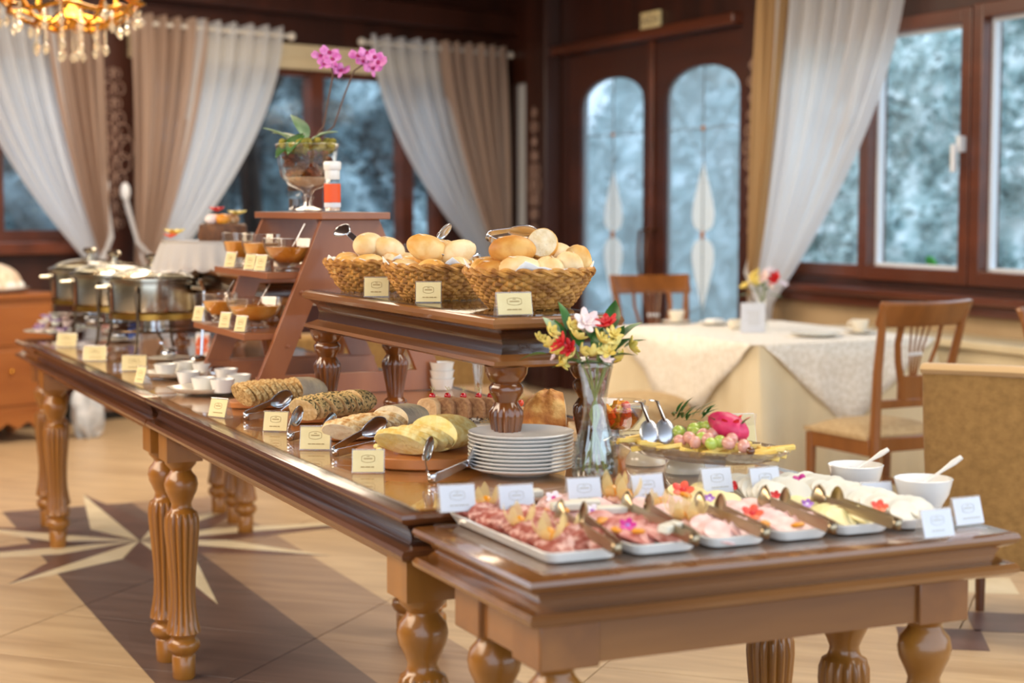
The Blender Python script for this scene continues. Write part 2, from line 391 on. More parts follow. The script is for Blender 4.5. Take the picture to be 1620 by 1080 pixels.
yb0, yb1 = WR(1541, 200)[0], WR(1367, 200)[0]
window(2, yb1, yQ, zWb, zWt, .0, white=False)
window(3, yb0, yb1, zWb, zWt, .05, handle=True)
yc0 = yb0-(yb1-yb0)*1.15
window(4, yc0, yb0-.01, zWb, zWt+.01, .05)
window(5, yc0-1.3, yc0-.02, zWb, zWt, .0)
# door leaves with an arched pane
def leaf(n, y0, y1, g0, g1, zsp, ztop):
    zc = .9; hw = (g1-g0)/2; yc = (g0+g1)/2; zb = .22; N = 12; inner = []
    inner.append((yc, zb)); inner += [(g1, zb)]; inner += [(g1, z) for z in (.6, 1.1, 1.6)]
    for i in range(N+1): a = PI*i/N; inner.append((yc+hw*math.cos(a)*1.0, zsp+(ztop-zsp)*math.sin(a)**.9 if 0 < i < N else zsp))
    inner += [(g0, z) for z in (1.6, 1.1, .6)]; inner += [(g0, zb)]
    outer = []
    for (y, z) in inner:
        dy, dz = y-yc, z-1.2; k = 1e9
        if dy > 1e-6: k = min(k, (y1-.004-yc)/dy)
        if dy < -1e-6: k = min(k, (y0+.004-yc)/dy)
        if dz > 1e-6: k = min(k, (ZD-.005-1.2)/dz)
        if dz < -1e-6: k = min(k, (.01-1.2)/dz)
        outer.append([yc+dy*k, 1.2+dz*k])
    for c in ((y0+.004, .01), (y1-.004, .01), (y0+.004, ZD-.005), (y1-.004, ZD-.005)):
        j = min(range(len(outer)), key=lambda i: (outer[i][0]-c[0])**2+(outer[i][1]-c[1])**2); outer[j] = list(c)
    mb = MB(); n_ = len(inner); vs = []
    for x in (XW+.02, XW+.07):
        vs += [(x, y, z) for y, z in outer]+[(x, y, z) for y, z in inner]
    fs = []
    for i in range(n_):
        j = (i+1) % n_
        fs += [(i, j, n_+j, n_+i), (2*n_+i, 3*n_+i, 3*n_+j, 2*n_+j), (n_+i, n_+j, 3*n_+j, 3*n_+i), (i, 2*n_+i, 2*n_+j, j)]
    mb.add(vs, fs); o = struct(mb.build('door_%d' % n, M['wall_wood_h'], smooth=False))
    pane = MB(); pane.add([(XW+.045, y, z) for y, z in inner], [tuple(range(n_))]); pane.build('pane', M['frost'], o, smooth=False)
    # leaded lines and etched lozenges
    cz = WR(1105, 372)[1] if n == 2 else WR(962, 371)[1]; up = .60 if n == 2 else .58; dn = .62
    for (h_, d_) in ((up, 1), (dn, -1)):
        pts = []; K = 14
        for i in range(K+1): t = i/K; pts.append((yc+.150*math.sin(PI*min(1, t**.55))*(1-t*.35), cz+d_*(.012+h_*.78*t)))
        for i in range(K-1, 0, -1): t = i/K; pts.append((yc-.150*math.sin(PI*min(1, t**.55))*(1-t*.35), cz+d_*(.012+h_*.78*t)))
        q = MB(); q.add([(XW+.040, y, z) for y, z in pts]+[(XW+.0435, y, z) for y, z in pts], [tuple(range(len(pts))), tuple(range(2*len(pts)-1, len(pts)-1, -1))]); q.build('etched_petal', M['etch'], o, smooth=False)
    q = MB(); q.box(XW+.036, XW+.044, yc-.004, yc+.004, zb, ztop); zz = ztop-.40; q.box(XW+.036, XW+.044, g0, g1, zz-.004, zz+.004)
    for s_ in (1, -1): q.add([(XW+.038, yc, cz-.45), (XW+.038, yc+s_*hw, cz-.62), (XW+.038, yc+s_*hw, cz-.628), (XW+.038, yc, cz-.458)], [(0, 1, 2, 3)]); q.add([(XW+.038, yc, cz+.5), (XW+.038, yc+s_*hw, cz+.92), (XW+.038, yc+s_*hw, cz+.91), (XW+.038, yc, cz+.49)], [(0, 1, 2, 3)])
    q.build('lead_line', M['lead'], o, smooth=False)
    MB().ell(.012, .025, .03, 10, 6, M=T(XW+.036, yc, cz)).build('amber_stud', M['amber'], o); MB().ell(.012, .02, .02, 10, 6, M=T(XW+.036, yc, zz)).build('amber_stud', M['amber'], o)
    hy = y0+.05 if n == 1 else y1-.05; hz = WR(1025, 400)[1]
    h = MB().tube([(XW+.02, hy, hz-.16), (XW-.05, hy, hz-.15), (XW-.06, hy, hz), (XW-.05, hy, hz+.15), (XW+.02, hy, hz+.16)], .012, 8).build('handle', M['handle'], o)
    return o
M['frost'] = glass('frosted_door_glass', (.74, .86, .95), .10, .06, haze=.42, hcol=(.60, .76, .86))
M['etch'] = glass('etched_glass', (.9, .95, 1), .02, .3, haze=.97, hcol=(.97, 1, 1))
M['lead'] = mat('lead_came', '#7d8a90', .5); M['amber'] = mat('amber_glass', '#b07a4a', .2); M['handle'] = mat('bronze_handle', '#6d4a36', .3, metal=.8)
yM = WR(1029, 200)[0]
leaf(1, yM+.002, yD1, WR(1013, 250)[0], WR(915, 250)[0], WR(965, 163)[1], WR(965, 122)[1])
leaf(2, yD0, yM-.002, WR(1165, 250)[0], WR(1048, 250)[0], WR(1107, 148)[1], WR(1108, 102)[1])
struct(MB().box(XW-.005, XW+.02, yM-.03, yM+.03, 0, ZD).build('trim_4', M['frame_wood'], bevel=.006))

# back wall with two broad windows behind the curtains
xA0, xA1 = WB(-160, 200)[0], WB(128, 200)[0]; xB0, xB1 = WB(225, 200)[0], WB(700, 200)[0]
zBt = WB(500, 106)[1]; zBb = WB(60, 382)[1]
b = MB()
for (x0, x1, z0, z1) in ((-7.5, xA0, 0, CEIL), (xA0, xA1, 0, zBb), (xA0, xA1, zBt, CEIL), (xA1, xB0, 0, CEIL), (xB0, xB1, 0, zBb-.2), (xB0, xB1, zBt, CEIL), (xB1, .1, 0, CEIL)):
    b.box(x0, x1, 0, .18, z0, z1, 0, MBK)
struct(b.build('wall_back', M['wall_wood'], smooth=False))
def bwin(n, x0, x1, z0, z1, muls):
    mb = MB(); t = .07
    for (a_, b_, c_, d_) in ((x0, x0+t, z0, z1), (x1-t, x1, z0, z1), (x0, x1, z0, z0+t), (x0, x1, z1-t, z1)): mb.box(a_, b_, .02, .10, c_, d_, 0, MBK)
    for m_ in muls: mb.box(m_-.055, m_+.055, .0, .10, z0, z1, 0, MBK)
    o = struct(mb.build('window_%d' % n, M['frame_wood'], smooth=False))
    MB().box(x0+t, x1-t, .06, .066, z0+t, z1-t, 0, MBK).build('pane', M['window_glass'], o)
    return o
bwin(6, xA0, xA1, zBb, zBt, [(xA0+xA1)/2]); bwin(7, xB0, xB1, zBb-.2, zBt, [WB(503, 200)[0], WB(645, 200)[0]])
zz = WB(500, 93)[1]
struct(MB().box(xB0-.1, xB1+.1, -.05, 0, zz-.085, zz+.085, 0, MBK).box(xB0-.1, xB1+.1, -.062, 0, zz-.012, zz+.005, 0, MBK).build('trim_5', M['cream'], smooth=False))
struct(MB().box(-7.5, xA1+.1, -.10, .02, zBb-.08, zBb, 0, MBK).build('trim_6', M['frame_wood'], bevel=.01))
struct(MB().box(-7.5, 0, -.025, 0, 0, .14, 0, MBK).build('baseboard_back', M['black'], bevel=.005))
cl_ = MBK @ Vector((-8, .15, 0))
struct(MB().prism([(-9, .2), (XW+.15, .2), (XW+.15, 12.5), (cl_.x, cl_.y), (-9, cl_.y)], CEIL, CEIL+.1).build('ceiling', M['wall_wood_h'], smooth=False))
# beam under the ceiling along the back wall
struct(MB().box(-7.5, 0, -.16, 0, WB(300, 8)[1], WB(300, 8)[1]+.16, 0, MBK).build('trim_7', M['wall_wood'], bevel=.01))

# painted scroll ornaments on three posts
M['scroll'] = mat('faded_scroll_paint', '#a58a7c', .7, '#8a6c5e', 20)
def scrolls(mb, h, wd):
    n = 11
    for i in range(n):
        z = -h/2+h*(i+.5)/n; c = 1-abs((i-n//2)/(n/2)); w_ = wd*(.22+.25*(c > .7)+.1*(i % 2))
        for s_ in (1, -1):
            pts = []
            for k in range(15):
                t = k/14*2*PI*1.2; r = w_*(1-.6*k/14)
                pts.append((s_*(w_*.8-r*math.cos(t)*.8), 0, z+r*math.sin(t)*1.0))
            mb.tube(pts, .004+.002*c, 5)
        mb.tube([(0, 0, z-h/n*.45), (s_*.01, 0, z), (0, 0, z+h/n*.45)], .005, 5)
    return mb
def ornament(Mx, z0, z1, wd, label):
    t = thing('scroll_ornament', label, 'ornament', (0, 0, 0)); t.matrix_world = Mx @ T(0, 0, (z0+z1)/2)
    t.matrix_basis = t.matrix_world
    scrolls(MB(), z1-z0, wd).build('scroll_work', M['scroll'], t); return t
x_, z1_ = WB(178, 105); _, z0_ = WB(178, 365)
ornament(MBK @ T(x_, -.014, 0), z0_, z1_, .17, 'pale scroll ornament on the dark post between the two left curtains')
y_, z1_ = WR(864, 165, .13); _, z0_ = WR(864, 420, .13)
ornament(T(XW-.136, (yS0+yP)/2, 0) @ RZ(-PI/2), z0_, z1_, .13, 'pale scroll ornament on the slim post left of the double door')
y_, z1_ = WR(1190, 90, .02); _, z0_ = WR(1190, 378, .02)
ornament(T(XW-.026, WR(1190, 200, .02)[0], 0) @ RZ(-PI/2), z0_, z1_, .10, 'pale scroll ornament on the post right of the double door')
# exit sign
y_, z_ = WR(1034, 32); t = thing('exit_sign', 'small pale exit sign above the double door reading SAÍDA', 'sign', (XW-.02, y_, z_), -PI/2)
MB().box(-.125, .125, -.012, .012, -.055, .055).build('sign_board', M['paper'], t, bevel=.003)
def text(body, size, parent, loc, rot, m, name='lettering'):
    c = bpy.data.curves.new(name, 'FONT'); c.body = body; c.size = size; c.align_x = 'CENTER'; c.align_y = 'CENTER'; c.extrude = .0006
    o = bpy.data.objects.new(name, c); COL.objects.link(o); o.data.materials.append(m); 
    bpy.context.view_layer.update(); me = bpy.data.meshes.new_from_object(o.evaluated_get(bpy.context.evaluated_depsgraph_get())); bpy.data.objects.remove(o)
    o = bpy.data.objects.new(name, me); COL.objects.link(o); o.parent = parent; o.location = loc; o.rotation_euler = rot; return o
M['signink'] = mat('sign_lettering', '#7c6a58', .7)
text('SAÍDA', .085, t, (0, -.0135, 0), (PI/2, 0, 0), M['signink'])

# heating cabinet along the right wall under the windows
hp = PX(1620, 527, XW-.30); yA = WR(1392, 520)[0]
t = thing('heating_cabinet', 'long cream heating cabinet under the right-hand windows', 'cabinet', (XW-.16, 0, 0))
MB().box(-.16, .155, 2.2, yA, .02, .70).build('cabinet_body', M['cream'], t, bevel=.01)
MB().box(-.19, .155, 2.15, yA+.04, .70, .74).build('cabinet_top', M['cream'], t, bevel=.008)
gr = MB()
for k in range(3): gr.box(-.168, -.16, 2.4+k*1.4, 2.4+k*1.4+1.15, .60, .62); gr.box(-.168, -.16, 2.4+k*1.4, 2.4+k*1.4+1.15, .54, .56)
gr.build('grille', M['cream_wall'], t)
M['wicker'] = mat('woven_cane', '#b79b6c', .7, '#8d7147', 90)

# greenery outside, in two hedges with loose leaves, trunks behind the back windows
M['leaf_r'] = mat('silvery_leaf', '#5d7876', .6, '#eef6f4', 4.2, lo=.36, hi=.62, c3='#a6bfbc', coords='Object', detail=8)
M['leaf_b'] = mat('dusky_leaf', '#141a1b', .6, '#b9cdd2', 1.3, lo=.42, hi=.62, c3='#5d747b', coords='Object')
M['bark'] = mat('dark_bark', '#1f1d1c', .9, '#3b3733', 6)
M['lawn'] = mat('outdoor_ground', '#a2a8a4', .9, '#b5bab6', 2)
struct(MB().box(5.9, 20, -3, 30, -.2, -.05).box(-14, 5.9, 13.2, 30, -.2, -.05).build('ground_outside', M['lawn'], smooth=False))
def hedge(name, label, M4, L, Hh, n, mleaf, dens=1):
    rnd = random.Random(len(name)+n); t = thing(name, label, 'hedge'); t.matrix_basis = M4
    def bump(u, v): return .22*math.sin(u*2.3+math.sin(v*3))+.16*math.sin(v*4.1+u*1.7)+.08*math.sin(u*7+v*5)
    MB().grid(lambda u, v: (u*L, .35+bump(u*L, v*Hh)+.5*v*Hh, v*Hh), 90, 40).build('hedge_core', mleaf, t)
    vs = []; fs = []
    for i in range(n):
        u = rnd.random()*L; v = rnd.random()*Hh; c = Vector((u, .35+bump(u, v)+.5*v-rnd.random()*.22, v)); s_ = rnd.uniform(.035, .085)
        R_ = Euler((rnd.uniform(-.9, .9)+PI/2, rnd.uniform(-.9, .9), rnd.uniform(0, 6.28))).to_matrix(); b_ = len(vs)
        for p in ((-s_, 0, 0), (0, -s_*.45, .01), (s_, 0, 0), (0, s_*.45, .01)): vs.append(tuple(c+R_ @ Vector(p)))
        fs.append((b_, b_+1, b_+2, b_+3))
    MB().add(vs, fs).build('hedge_leaves', mleaf, t, kind='stuff')
hedge('hedge', 'tall silvery green hedge outside the right-hand windows and the glazed doors', T(8.9, 20.5, -.1) @ RZ(-PI/2), 19, 4.8, 24000, M['leaf_r'])
hedge('hedge', 'dusky shrubs outside the back windows behind the curtains', MBK @ T(-8.5, 3.0, -.1), 13.5, 4.4, 12000, M['leaf_b'])
struct(MB().box(-7, -6.85, -3, 16, 0, CEIL).build('wall_left', M['cream_wall'], smooth=False))
for (px, r_, wh) in ((478, .10, 'left'), (560, .16, 'middle'), (625, .09, 'right')):
    x_, _ = WB(px, 200); p = MBK @ Vector((x_*1.06, 1.7, 0))
    t = thing('tree', wh+' one of the three dark tree trunks outside the back window', 'tree', (p.x, p.y, -.1), group='tree trunks outside the back window')
    MB().tube([(0, 0, 0), (.05, .02, 1.2), (-.04, 0, 2.4), (.08, 0, 4.2)], [r_*1.2, r_, r_*.9, r_*.7], 12).build('trunk', M['bark'], t)
    MB().tube([(-.03, 0, 2.0), (.4, .1, 2.7), (.7, .1, 3.6)], [r_*.5, r_*.4, r_*.25], 8).build('branch', M['bark'], t)
# small bright sprig by the window
p = PX(1468, 405, XW+.35); t = thing('young_plant', 'small bright green sprig just outside the middle window', 'plant', (p.x, p.y, -.05))
_dz = zWb-.07
M['vivid'] = mat('vivid_leaf', '#2f9a3c', .4, '#4fb84e', 20)
MB().tube([(0, 0, 0), (0, .02, _dz*.5), (0, 0, _dz+.05), (0, -.03, _dz+.16)], .004, 6).build('stem', M['vivid'], t)
for (dy, dz, s_) in ((-.03, .17, .055), (.05, .05, .04), (-.03, .06, .035), (.09, .04, .035)):
    MB().ell(s_*.2, s_, s_*.55, 10, 6, M=T(0, dy, _dz+dz) @ RX(.5)).build('leaf', M['vivid'], t)

# ---------------------------------------------------------------- curtains
M['sheer'] = sheer('white_sheer', '#eceef2', .10, .62); M['drape'] = sheer('tan_drape', '#c6ad9c', .04, .5)
M['drape_w'] = sheer('tan_drape_warm', '#c2a074', .0, .35)
M['rod'] = mat('pale_curtain_rod', '#d8d2c8', .4)
def curtain(M4, xf, xt, zt, xtie, ztie, label, rodlabel, frac=.45, dm='drape', folds=11):
    sg = 1 if xt > xf else -1
    t = thing('curtain', label, 'curtain'); t.matrix_basis = M4
    def panel(s0, s1, y0, amp, nf, p, name, m, zt_=zt):
        def fn(u, v):
            z = zt_-(zt_-.08)*v; k = (zt_-z)/(zt_-ztie); s_ = s0+(s1-s0)*u
            if k <= 1: xe = xt+(xtie-xt)*(k**p)
            else: xe = xtie+(k-1)*.25*sg
            x = xf+(xe-xf)*s_
            den = max(.35, abs(xe-xf)/abs(xt-xf))
            y = y0-amp*(.6+.4*den)*math.sin(2*PI*nf*s_+.7*math.sin(3*k))-amp*.35*math.sin(2*PI*nf*2.3*s_+1.3)-.05*min(1, k)
            return (x, y, z+.012*math.sin(2*PI*nf*s_)*(k < .05))
        MB().grid(fn, int(nf*14), 36).build(name, m, t)
    panel(frac-.08, 1.0, -.11, .030, folds*.85, 1.75, 'sheer_panel', M['sheer'])
    panel(0, frac, -.12, .046, folds*1.0, 1.5, 'drape_panel', M[dm])
    xk = xf-sg*.03; tb = MB().ell(.035, .03, .06, 12, 8, M=T(xk, -.10, ztie+.52)); tb.build('tieback_holder', M['bead'], t)
    MB().tube([(xk, -.1, ztie+.5), (xk+sg*.02, -.2, ztie+.2), (xtie, -.22, ztie), (xf+sg*.05, -.22, ztie-.02), (xk, -.1, ztie+.45)], .018, 6, flat=.5).build('tieback', M['sheer'], t)
    r = thing('curtain_rod', rodlabel, 'curtain rod'); r.matrix_basis = M4
    a_, b_ = min(xf, xt)-.08, max(xf, xt)+.08
    MB().tube([(a_, -.115, zt-.05), (b_, -.115, zt-.05)], .016, 10).build('rod', M['rod'], r)
    for x in (a_, b_): MB().ell(.03, .03, .03, 10, 6, M=T(x, -.115, zt-.05)).build('finial', M['rod'], r)
    for x in (a_+.12, b_-.12): MB().box(x-.01, x+.01, -.11, -.0, zt-.06, zt-.04).build('bracket', M['rod'], r)
def wbx(px, py): return WB(px, py, .11)
curtain(MBK, wbx(158, 200)[0], wbx(-75, 200)[0], wbx(60, 12)[1], wbx(140, 400)[0], wbx(140, 425)[1], 'leftmost curtain, white sheer and tan drape swept towards the ornamented post', 'leftmost curtain rod, above the curtain at the left edge', .40)
curtain(MBK, wbx(204, 200)[0], wbx(446, 45)[0], wbx(330, 34)[1], wbx(248, 420)[0], wbx(248, 430)[1], 'second curtain from the left, white sheer swept left beside the ornamented post', 'curtain rod above the second curtain from the left', .47)
curtain(MBK, wbx(796, 200)[0], wbx(585, 62)[0], wbx(690, 66)[1], wbx(765, 400)[0], wbx(765, 425)[1], 'curtain behind the bread baskets, white sheer and tan drape swept to the room corner', 'curtain rod above the curtain next to the room corner', .50)
MR = T(XW, 0, 0) @ RZ(-PI/2)                               # right wall frame: local x = -Y
curtain(MR, -WR(1205, 200, .11)[0], -WR(1436, 5, .11)[0], WR(1205, -40, .11)[1], -WR(1228, 470, .11)[0], WR(1222, 485, .11)[1], 'large white sheer curtain beside the double door, over the right wall windows', 'curtain rod above the large curtain beside the double door', .22, 'drape_w', 10)
# ================================================================ FURNITURE
ZT = .83
M['wood_b'] = mat('block_wood', '#7c4d24', .32, '#8e5a2a', 14, coat=.35)
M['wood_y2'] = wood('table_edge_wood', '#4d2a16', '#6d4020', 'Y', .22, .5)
def leg_profile(hl):                                       # turned leg, scaled to height hl
    k = hl/.66
    return [(.030, 0), (.033, .005), (.034, .068), (.030, .072), (.041, .082), (.049, .096), (.046, .112), (.034, .122), (.036, .128), (.050, .137), (.048, .150), (.043, .175), (.038, .21), (.0365, .25),
            (.038, .30), (.043, .36), (.048, .41), (.051, .45), (.050, .475), (.044, .492), (.034, .498), (.030, .508), (.029, .518), (.036, .535), (.046, .556), (.049, .575), (.045, .594), (.033, .608), (.030, .616), (.034, .622), (.045, .634), (.050, .66)]
def flute_fn(z0, z1, n=14, a=.17):
    def f(an, z):
        if z < z0 or z > z1: return 0
        e = max(0, min(1, (z-z0)/.012, (z1-z)/.012)); return -a*e*(1-abs(math.sin(n*an/2)))
    return f
legm = None
def add_leg(parent, x, y, zt=.73, mw='wood_z'):
    global legm
    if legm is None:
        mb = MB(); pr = leg_profile(.66); pr2 = []
        for a, b_ in zip(pr, pr[1:]):
            pr2.append(a)
            if .13 < a[1] < .49 and b_[1]-a[1] > .03: pr2.append(((a[0]+b_[0])/2, (a[1]+b_[1])/2))
        pr2.append(pr[-1])
        mb.lathe(pr2, 84, flute=flute_fn(.137, .492)); mb.box(-.052, .052, -.052, .052, .645, .74)
        legm = mb.build('leg', M[mw], parent, loc=(x, y, 0), ang=50); return legm
    o = link_copy(legm, 'leg', parent, (x, y, 0)); return o
def moulding(z1, z0):                                      # (inset, z) from the underside bead up to the lip
    h = z1-z0
    return [(.06, z0), (.012, z0), (.002, z0+.006), (0, z0+.014), (.006, z0+.022), (.022, z0+.026), (.030, z0+.034), (.032, z0+h*.45), (.026, z0+h*.62), (.014, z1-.024), (.004, z1-.018), (0, z1-.010), (.003, z1-.003), (.010, z1)]
def buffet_table(y0, y1, label):
    X0, X1 = 1.09, 2.03
    t = thing('buffet_table', label, 'table', ((X0+X1)/2, (y0+y1)/2, 0), 0, 'long buffet tables'); hx = (X1-X0)/2; hy = (y1-y0)/2
    MB().ring(moulding(ZT-.008, .73), -hx, hx, -hy, hy, seg=[1]*5+[0]*4+[1]*4).build('moulded_top', [M['wood_shade'], M['wood_y2']], t, ang=35)
    MB().box(-hx+.045, hx-.045, -hy+.02, hy-.02, ZT-.009, ZT-.004).build('veneer_panel', M['top_gold'], t)
    MB().box(-hx+.030, hx-.030, -hy+.008, hy-.008, ZT-.0035, ZT).build('glass_sheet', M['tabletop_glass'], t, smooth=False)
    for sx in (-1, 1):
        for sy in (-1, 1): add_leg(t, sx*.39, sy*(hy-.10))
    for sx in (-1, 1): MB().box(sx*.39-.012, sx*.39+.012, -hy+.14, hy-.14, .69, .735).build('rail', M['wood_y'], t)
    for sy in (-1, 1): MB().box(-.34, .34, sy*(hy-.10)-.012, sy*(hy-.10)+.012, .65, .735).build('rail', M['wood_x'], t)
    return t
buffet_table(2.862, 4.965, 'nearer long buffet table with the sliced loaves, wood with turned fluted legs')
buffet_table(4.975, 7.075, 'farther long buffet table under the steel chafing dishes')
def console(y0, y1, label, apron_low=.63):
    X0, X1 = 1.108, 2.075; z1 = .80
    t = thing('console_table', label, 'table', ((X0+X1)/2, (y0+y1)/2, 0), 0, 'end console tables'); hx = (X1-X0)/2; hy = (y1-y0)/2
    MB().ring([(i*1.0, z) for i, z in moulding(z1, .722)], -hx, hx, -hy, hy).build('moulded_top', M['wood_x'], t, ang=35)
    MB().box(-hx+.04, hx-.04, -hy+.04, hy-.01, z1-.0005, z1+.004).build('glass_sheet', M['tabletop_glass'], t, smooth=False)
    ax, ay = hx-.072, hy-.095
    for sx in (-1, 1):
        MB().box(sx*ax-.010, sx*ax+.010, -ay, ay, apron_low+.005, .724).build('apron', M['wood_y'], t)
    for sy in (-1, 1):
        MB().box(-ax, ax, sy*ay-.010, sy*ay+.010, apron_low+.005, .724).build('apron', M['wood_x'], t)
    for sx in (-1, 1):
        for sy in (-1, 1):
            add_leg(t, sx*(ax-.035), sy*(ay-.035)); MB().box(sx*(ax-.035)-.0545, sx*(ax-.035)+.0545, sy*(ay-.035)-.0545, sy*(ay-.035)+.0545, apron_low, .7235).build('corner_block', M['wood_b'], t, bevel=.003)
    return t
console(2.352, 2.858, 'near console table carrying the white trays of cold cuts')
console(7.08, 7.60, 'far end console table with the purple and white sweets')
# raised platforms
rlm = None
def riser(x0, x1, y0, y1, label):
    global rlm
    t = thing('serving_riser', label, 'riser', ((x0+x1)/2, (y0+y1)/2, ZT), 0, 'raised serving platforms'); hx = (x1-x0)/2; hy = (y1-y0)/2
    z0, z1 = .215, .32
    MB().ring([(.06, z0), (.010, z0), (0, z0+.006), (.002, z0+.014), (.018, z0+.020), (.030, z0+.026), (.034, z0+.045), (.028, z0+.065), (.012, z1-.026), (.001, z1-.022), (-.004, z1-.013), (0, z1-.004), (.008, z1)], -hx, hx, -hy, hy, seg=[1, 1, 1, 1, 1, 0, 0, 0, 1, 1, 1, 1]).build('moulded_top', [M['wood_shade'], M['wood_y']], t, ang=35)  # shaded tone painted into the recessed frieze, warm-lit gold on lips and beads
    MB().box(-hx+.014, hx-.014, -hy+.014, hy-.014, z1-.0005, z1+.0035).build('glass_sheet', M['tabletop_glass'], t, smooth=False)
    pr = [(.032, 0), (.034, .006), (.030, .014), (.022, .020), (.023, .030), (.027, .055), (.033, .085), (.0375, .108), (.037, .120), (.029, .132), (.024, .140), (.028, .148), (.036, .160), (.037, .172), (.030, .180), (.036, .186), (.044, .200), (.046, .216)]
    for sx in (-1, 1):
        for sy in (-1, 1):
            p = (sx*(hx-.05), sy*(hy-.05), 0)
            if rlm is None: rlm = MB().lathe(pr, 72, flute=flute_fn(.024, .13, 14, .20)).build('leg', M['leg_dark'], t, loc=p, ang=50)
            else: link_copy(rlm, 'leg', t, p)
    return t
riser(1.42, 1.717, 3.19, 4.47, 'dark moulded platform raised over the near buffet table, under the bread baskets')
riser(1.60, 1.93, 5.50, 6.85, 'raised platform behind the stepped display, under the lace cake stand')

# stepped display: two A-shaped side panels, two shelves each way and a top board
t = thing('stepped_display', 'reddish wooden stepped display rising between the two platforms', 'display stand', (1.652, 5.05, ZT))
H_ = .51; bw, tw = .305, .088
def apanel(y):
    th = .011; out = [(-bw, 0), (bw, 0), (tw, H_), (-tw, H_)]
    k = lambda z: bw+(tw-bw)*z/H_
    hole = [(-k(.06)+.075, .06), (k(.06)-.075, .06), (k(.30)-.075, .30), (-k(.30)+.075, .30)]
    vs = []
    for yy in (y-th, y+th): vs += [(x, yy, z) for x, z in out]+[(x, yy, z) for x, z in hole]
    fs = []
    for i in range(4):
        j = (i+1) % 4; fs += [(i, j, 4+j, 4+i), (8+i, 12+i, 12+j, 8+j), (4+i, 4+j, 12+j, 12+i), (i, 8+i, 8+j, j)]
    MB().add(vs, fs).build('side_panel', M['stair'], t, smooth=False, bevel=.002)
for y in (-.30, .30): apanel(y)
for (hw, z) in ((.318, .163), (.248, .338)):
    k = bw+(tw-bw)*z/H_
    for s_ in (-1, 1):
        a_, b_ = sorted((s_*hw, s_*(k-.09)))
        MB().box(a_, b_, -.287, .30, z, z+.019).build('shelf', M['stair_y'], t, bevel=.002)
MB().box(-.105, .105, -.36, .33, H_, H_+.020).build('top_board', M['stair_y'], t, bevel=.002)
MB().box(-.28, .28, -.285, -.265, 0, .055).build('base_rail', M['stair_y'], t)
MB().box(-.28, .28, .265, .285, 0, .055).build('base_rail', M['stair_y'], t)
for (x, z) in ((-.212, .30), (-.255, .145)): MB().lathe([(.006, 0), (.006, .003), (.003, .004)], 10, M=T(x+.06, -.312, z) @ RX(PI/2)).build('screw_cap', M['stair'], t)

# sideboard at the far left, on the back wall
pc = WB(80, 462, .55); bx = pc[0]; 
t = thing('sideboard', 'orange wooden sideboard at the left edge, under the window', 'sideboard', MBK @ Vector((bx-.85, -.33, 0)), AB)
hh = P(60, 463, .86); hz = .87
MB().box(-.85, .85, -.24, .24, .16, hz-.03).build('body', M['sideboard'], t, bevel=.004)
MB().box(-.88, .88, -.27, .25, hz-.03, hz).build('top_board', M['sideboard'], t, bevel=.006)
for k in range(3):
    x = -.56+k*.56
    MB().box(x-.26, x+.26, -.252, -.24, .57, .80).build('drawer', M['sideboard'], t, bevel=.004)
    d = MB().box(x-.26, x+.26, -.252, -.24, .22, .54).build('door', M['sideboard'], t, bevel=.004)
    MB().ell(.014, .014, .014, 10, 6, M=T(x, -.265, .42)).build('knob', M['brass'], d)
sk = MB(); poly = [(-.86, .17), (-.86, .02), (-.74, .02), (-.70, .09)]+[(-.66+.066*i, .10+.02*math.cos(i*PI*1.0)) for i in range(21)]+[(.70, .09), (.74, .02), (.86, .02), (.86, .17)]
sk.prism(poly, -.012, .012, 0, T(0, -.25, 0) @ RX(PI/2)); sk.build('scalloped_skirt', M['sideboard'], t, smooth=False)
for sx in (-1, 1):
    for sy in (-1, 1): MB().lathe([(.03, 0), (.035, .06), (.04, .16)], 14, M=T(sx*.8, sy*.19, 0)).build('foot', M['sideboard'], t)
ct = MBK @ Vector((bx-.30, -.34, 0))
t = thing('covered_cake_tray', 'white lace-covered tray with a domed pastry on the sideboard', 'food tray', (ct.x, ct.y, hz), AB)
MB().lathe([(.10, 0), (.22, .012), (.25, .03), (.235, .032), (.10, .018)], 32).build('tray', M['white'], t)
M['pastry'] = mat('pale_pastry', '#d9bfa2', .6, '#efdcc4', 30, bump=.3)
dm = MB().ell(.20, .20, .13, 28, 14, M=T(0, 0, .05), fn=lambda a, p: 1+.03*math.sin(a*9)*math.cos(p)); dm.v = [(x, y, max(z, .025)) for x, y, z in dm.v]; dm.build('pastry_dome', M['pastry'], t)
for k in range(10): a = k*PI/5; MB().ell(.05, .05, .030, 10, 6, M=T(.17*math.cos(a), .17*math.sin(a), .045)).build('lace_scallop', M['linen'], t)

# ---------------------------------------------------------------- dining table and its cloths
DX0, DX1, DY0, DY1, DZ = 4.145, 5.10, 6.42, 7.72, .76
t = thing('dining_table', 'dining table hidden under cream cloths, beside the right wall', 'table', ((DX0+DX1)/2, (DY0+DY1)/2, 0))
hx, hy = (DX1-DX0)/2, (DY1-DY0)/2
MB().box(-hx+.01, hx-.01, -hy+.01, hy-.01, .72, .75).build('tabletop', M['chair_wood'], t)
for sx in (-1, 1):
    for sy in (-1, 1): MB().lathe([(.03, 0), (.025, .2), (.035, .6), (.04, .72)], 12, M=T(sx*(hx-.12), sy*(hy-.12), 0)).build('leg', M['chair_wood'], t)
M['cloth_c'] = mat('cream_tablecloth', '#ddcfae', .85, '#d6c6a2', 4, sheen=.2, bump=.1, bscale=300)
M['cloth_w'] = mat('white_damask', '#dcd5c6', .75, '#efeae0', 60, sheen=.3, bump=.15, bscale=90, lo=.42, hi=.58)
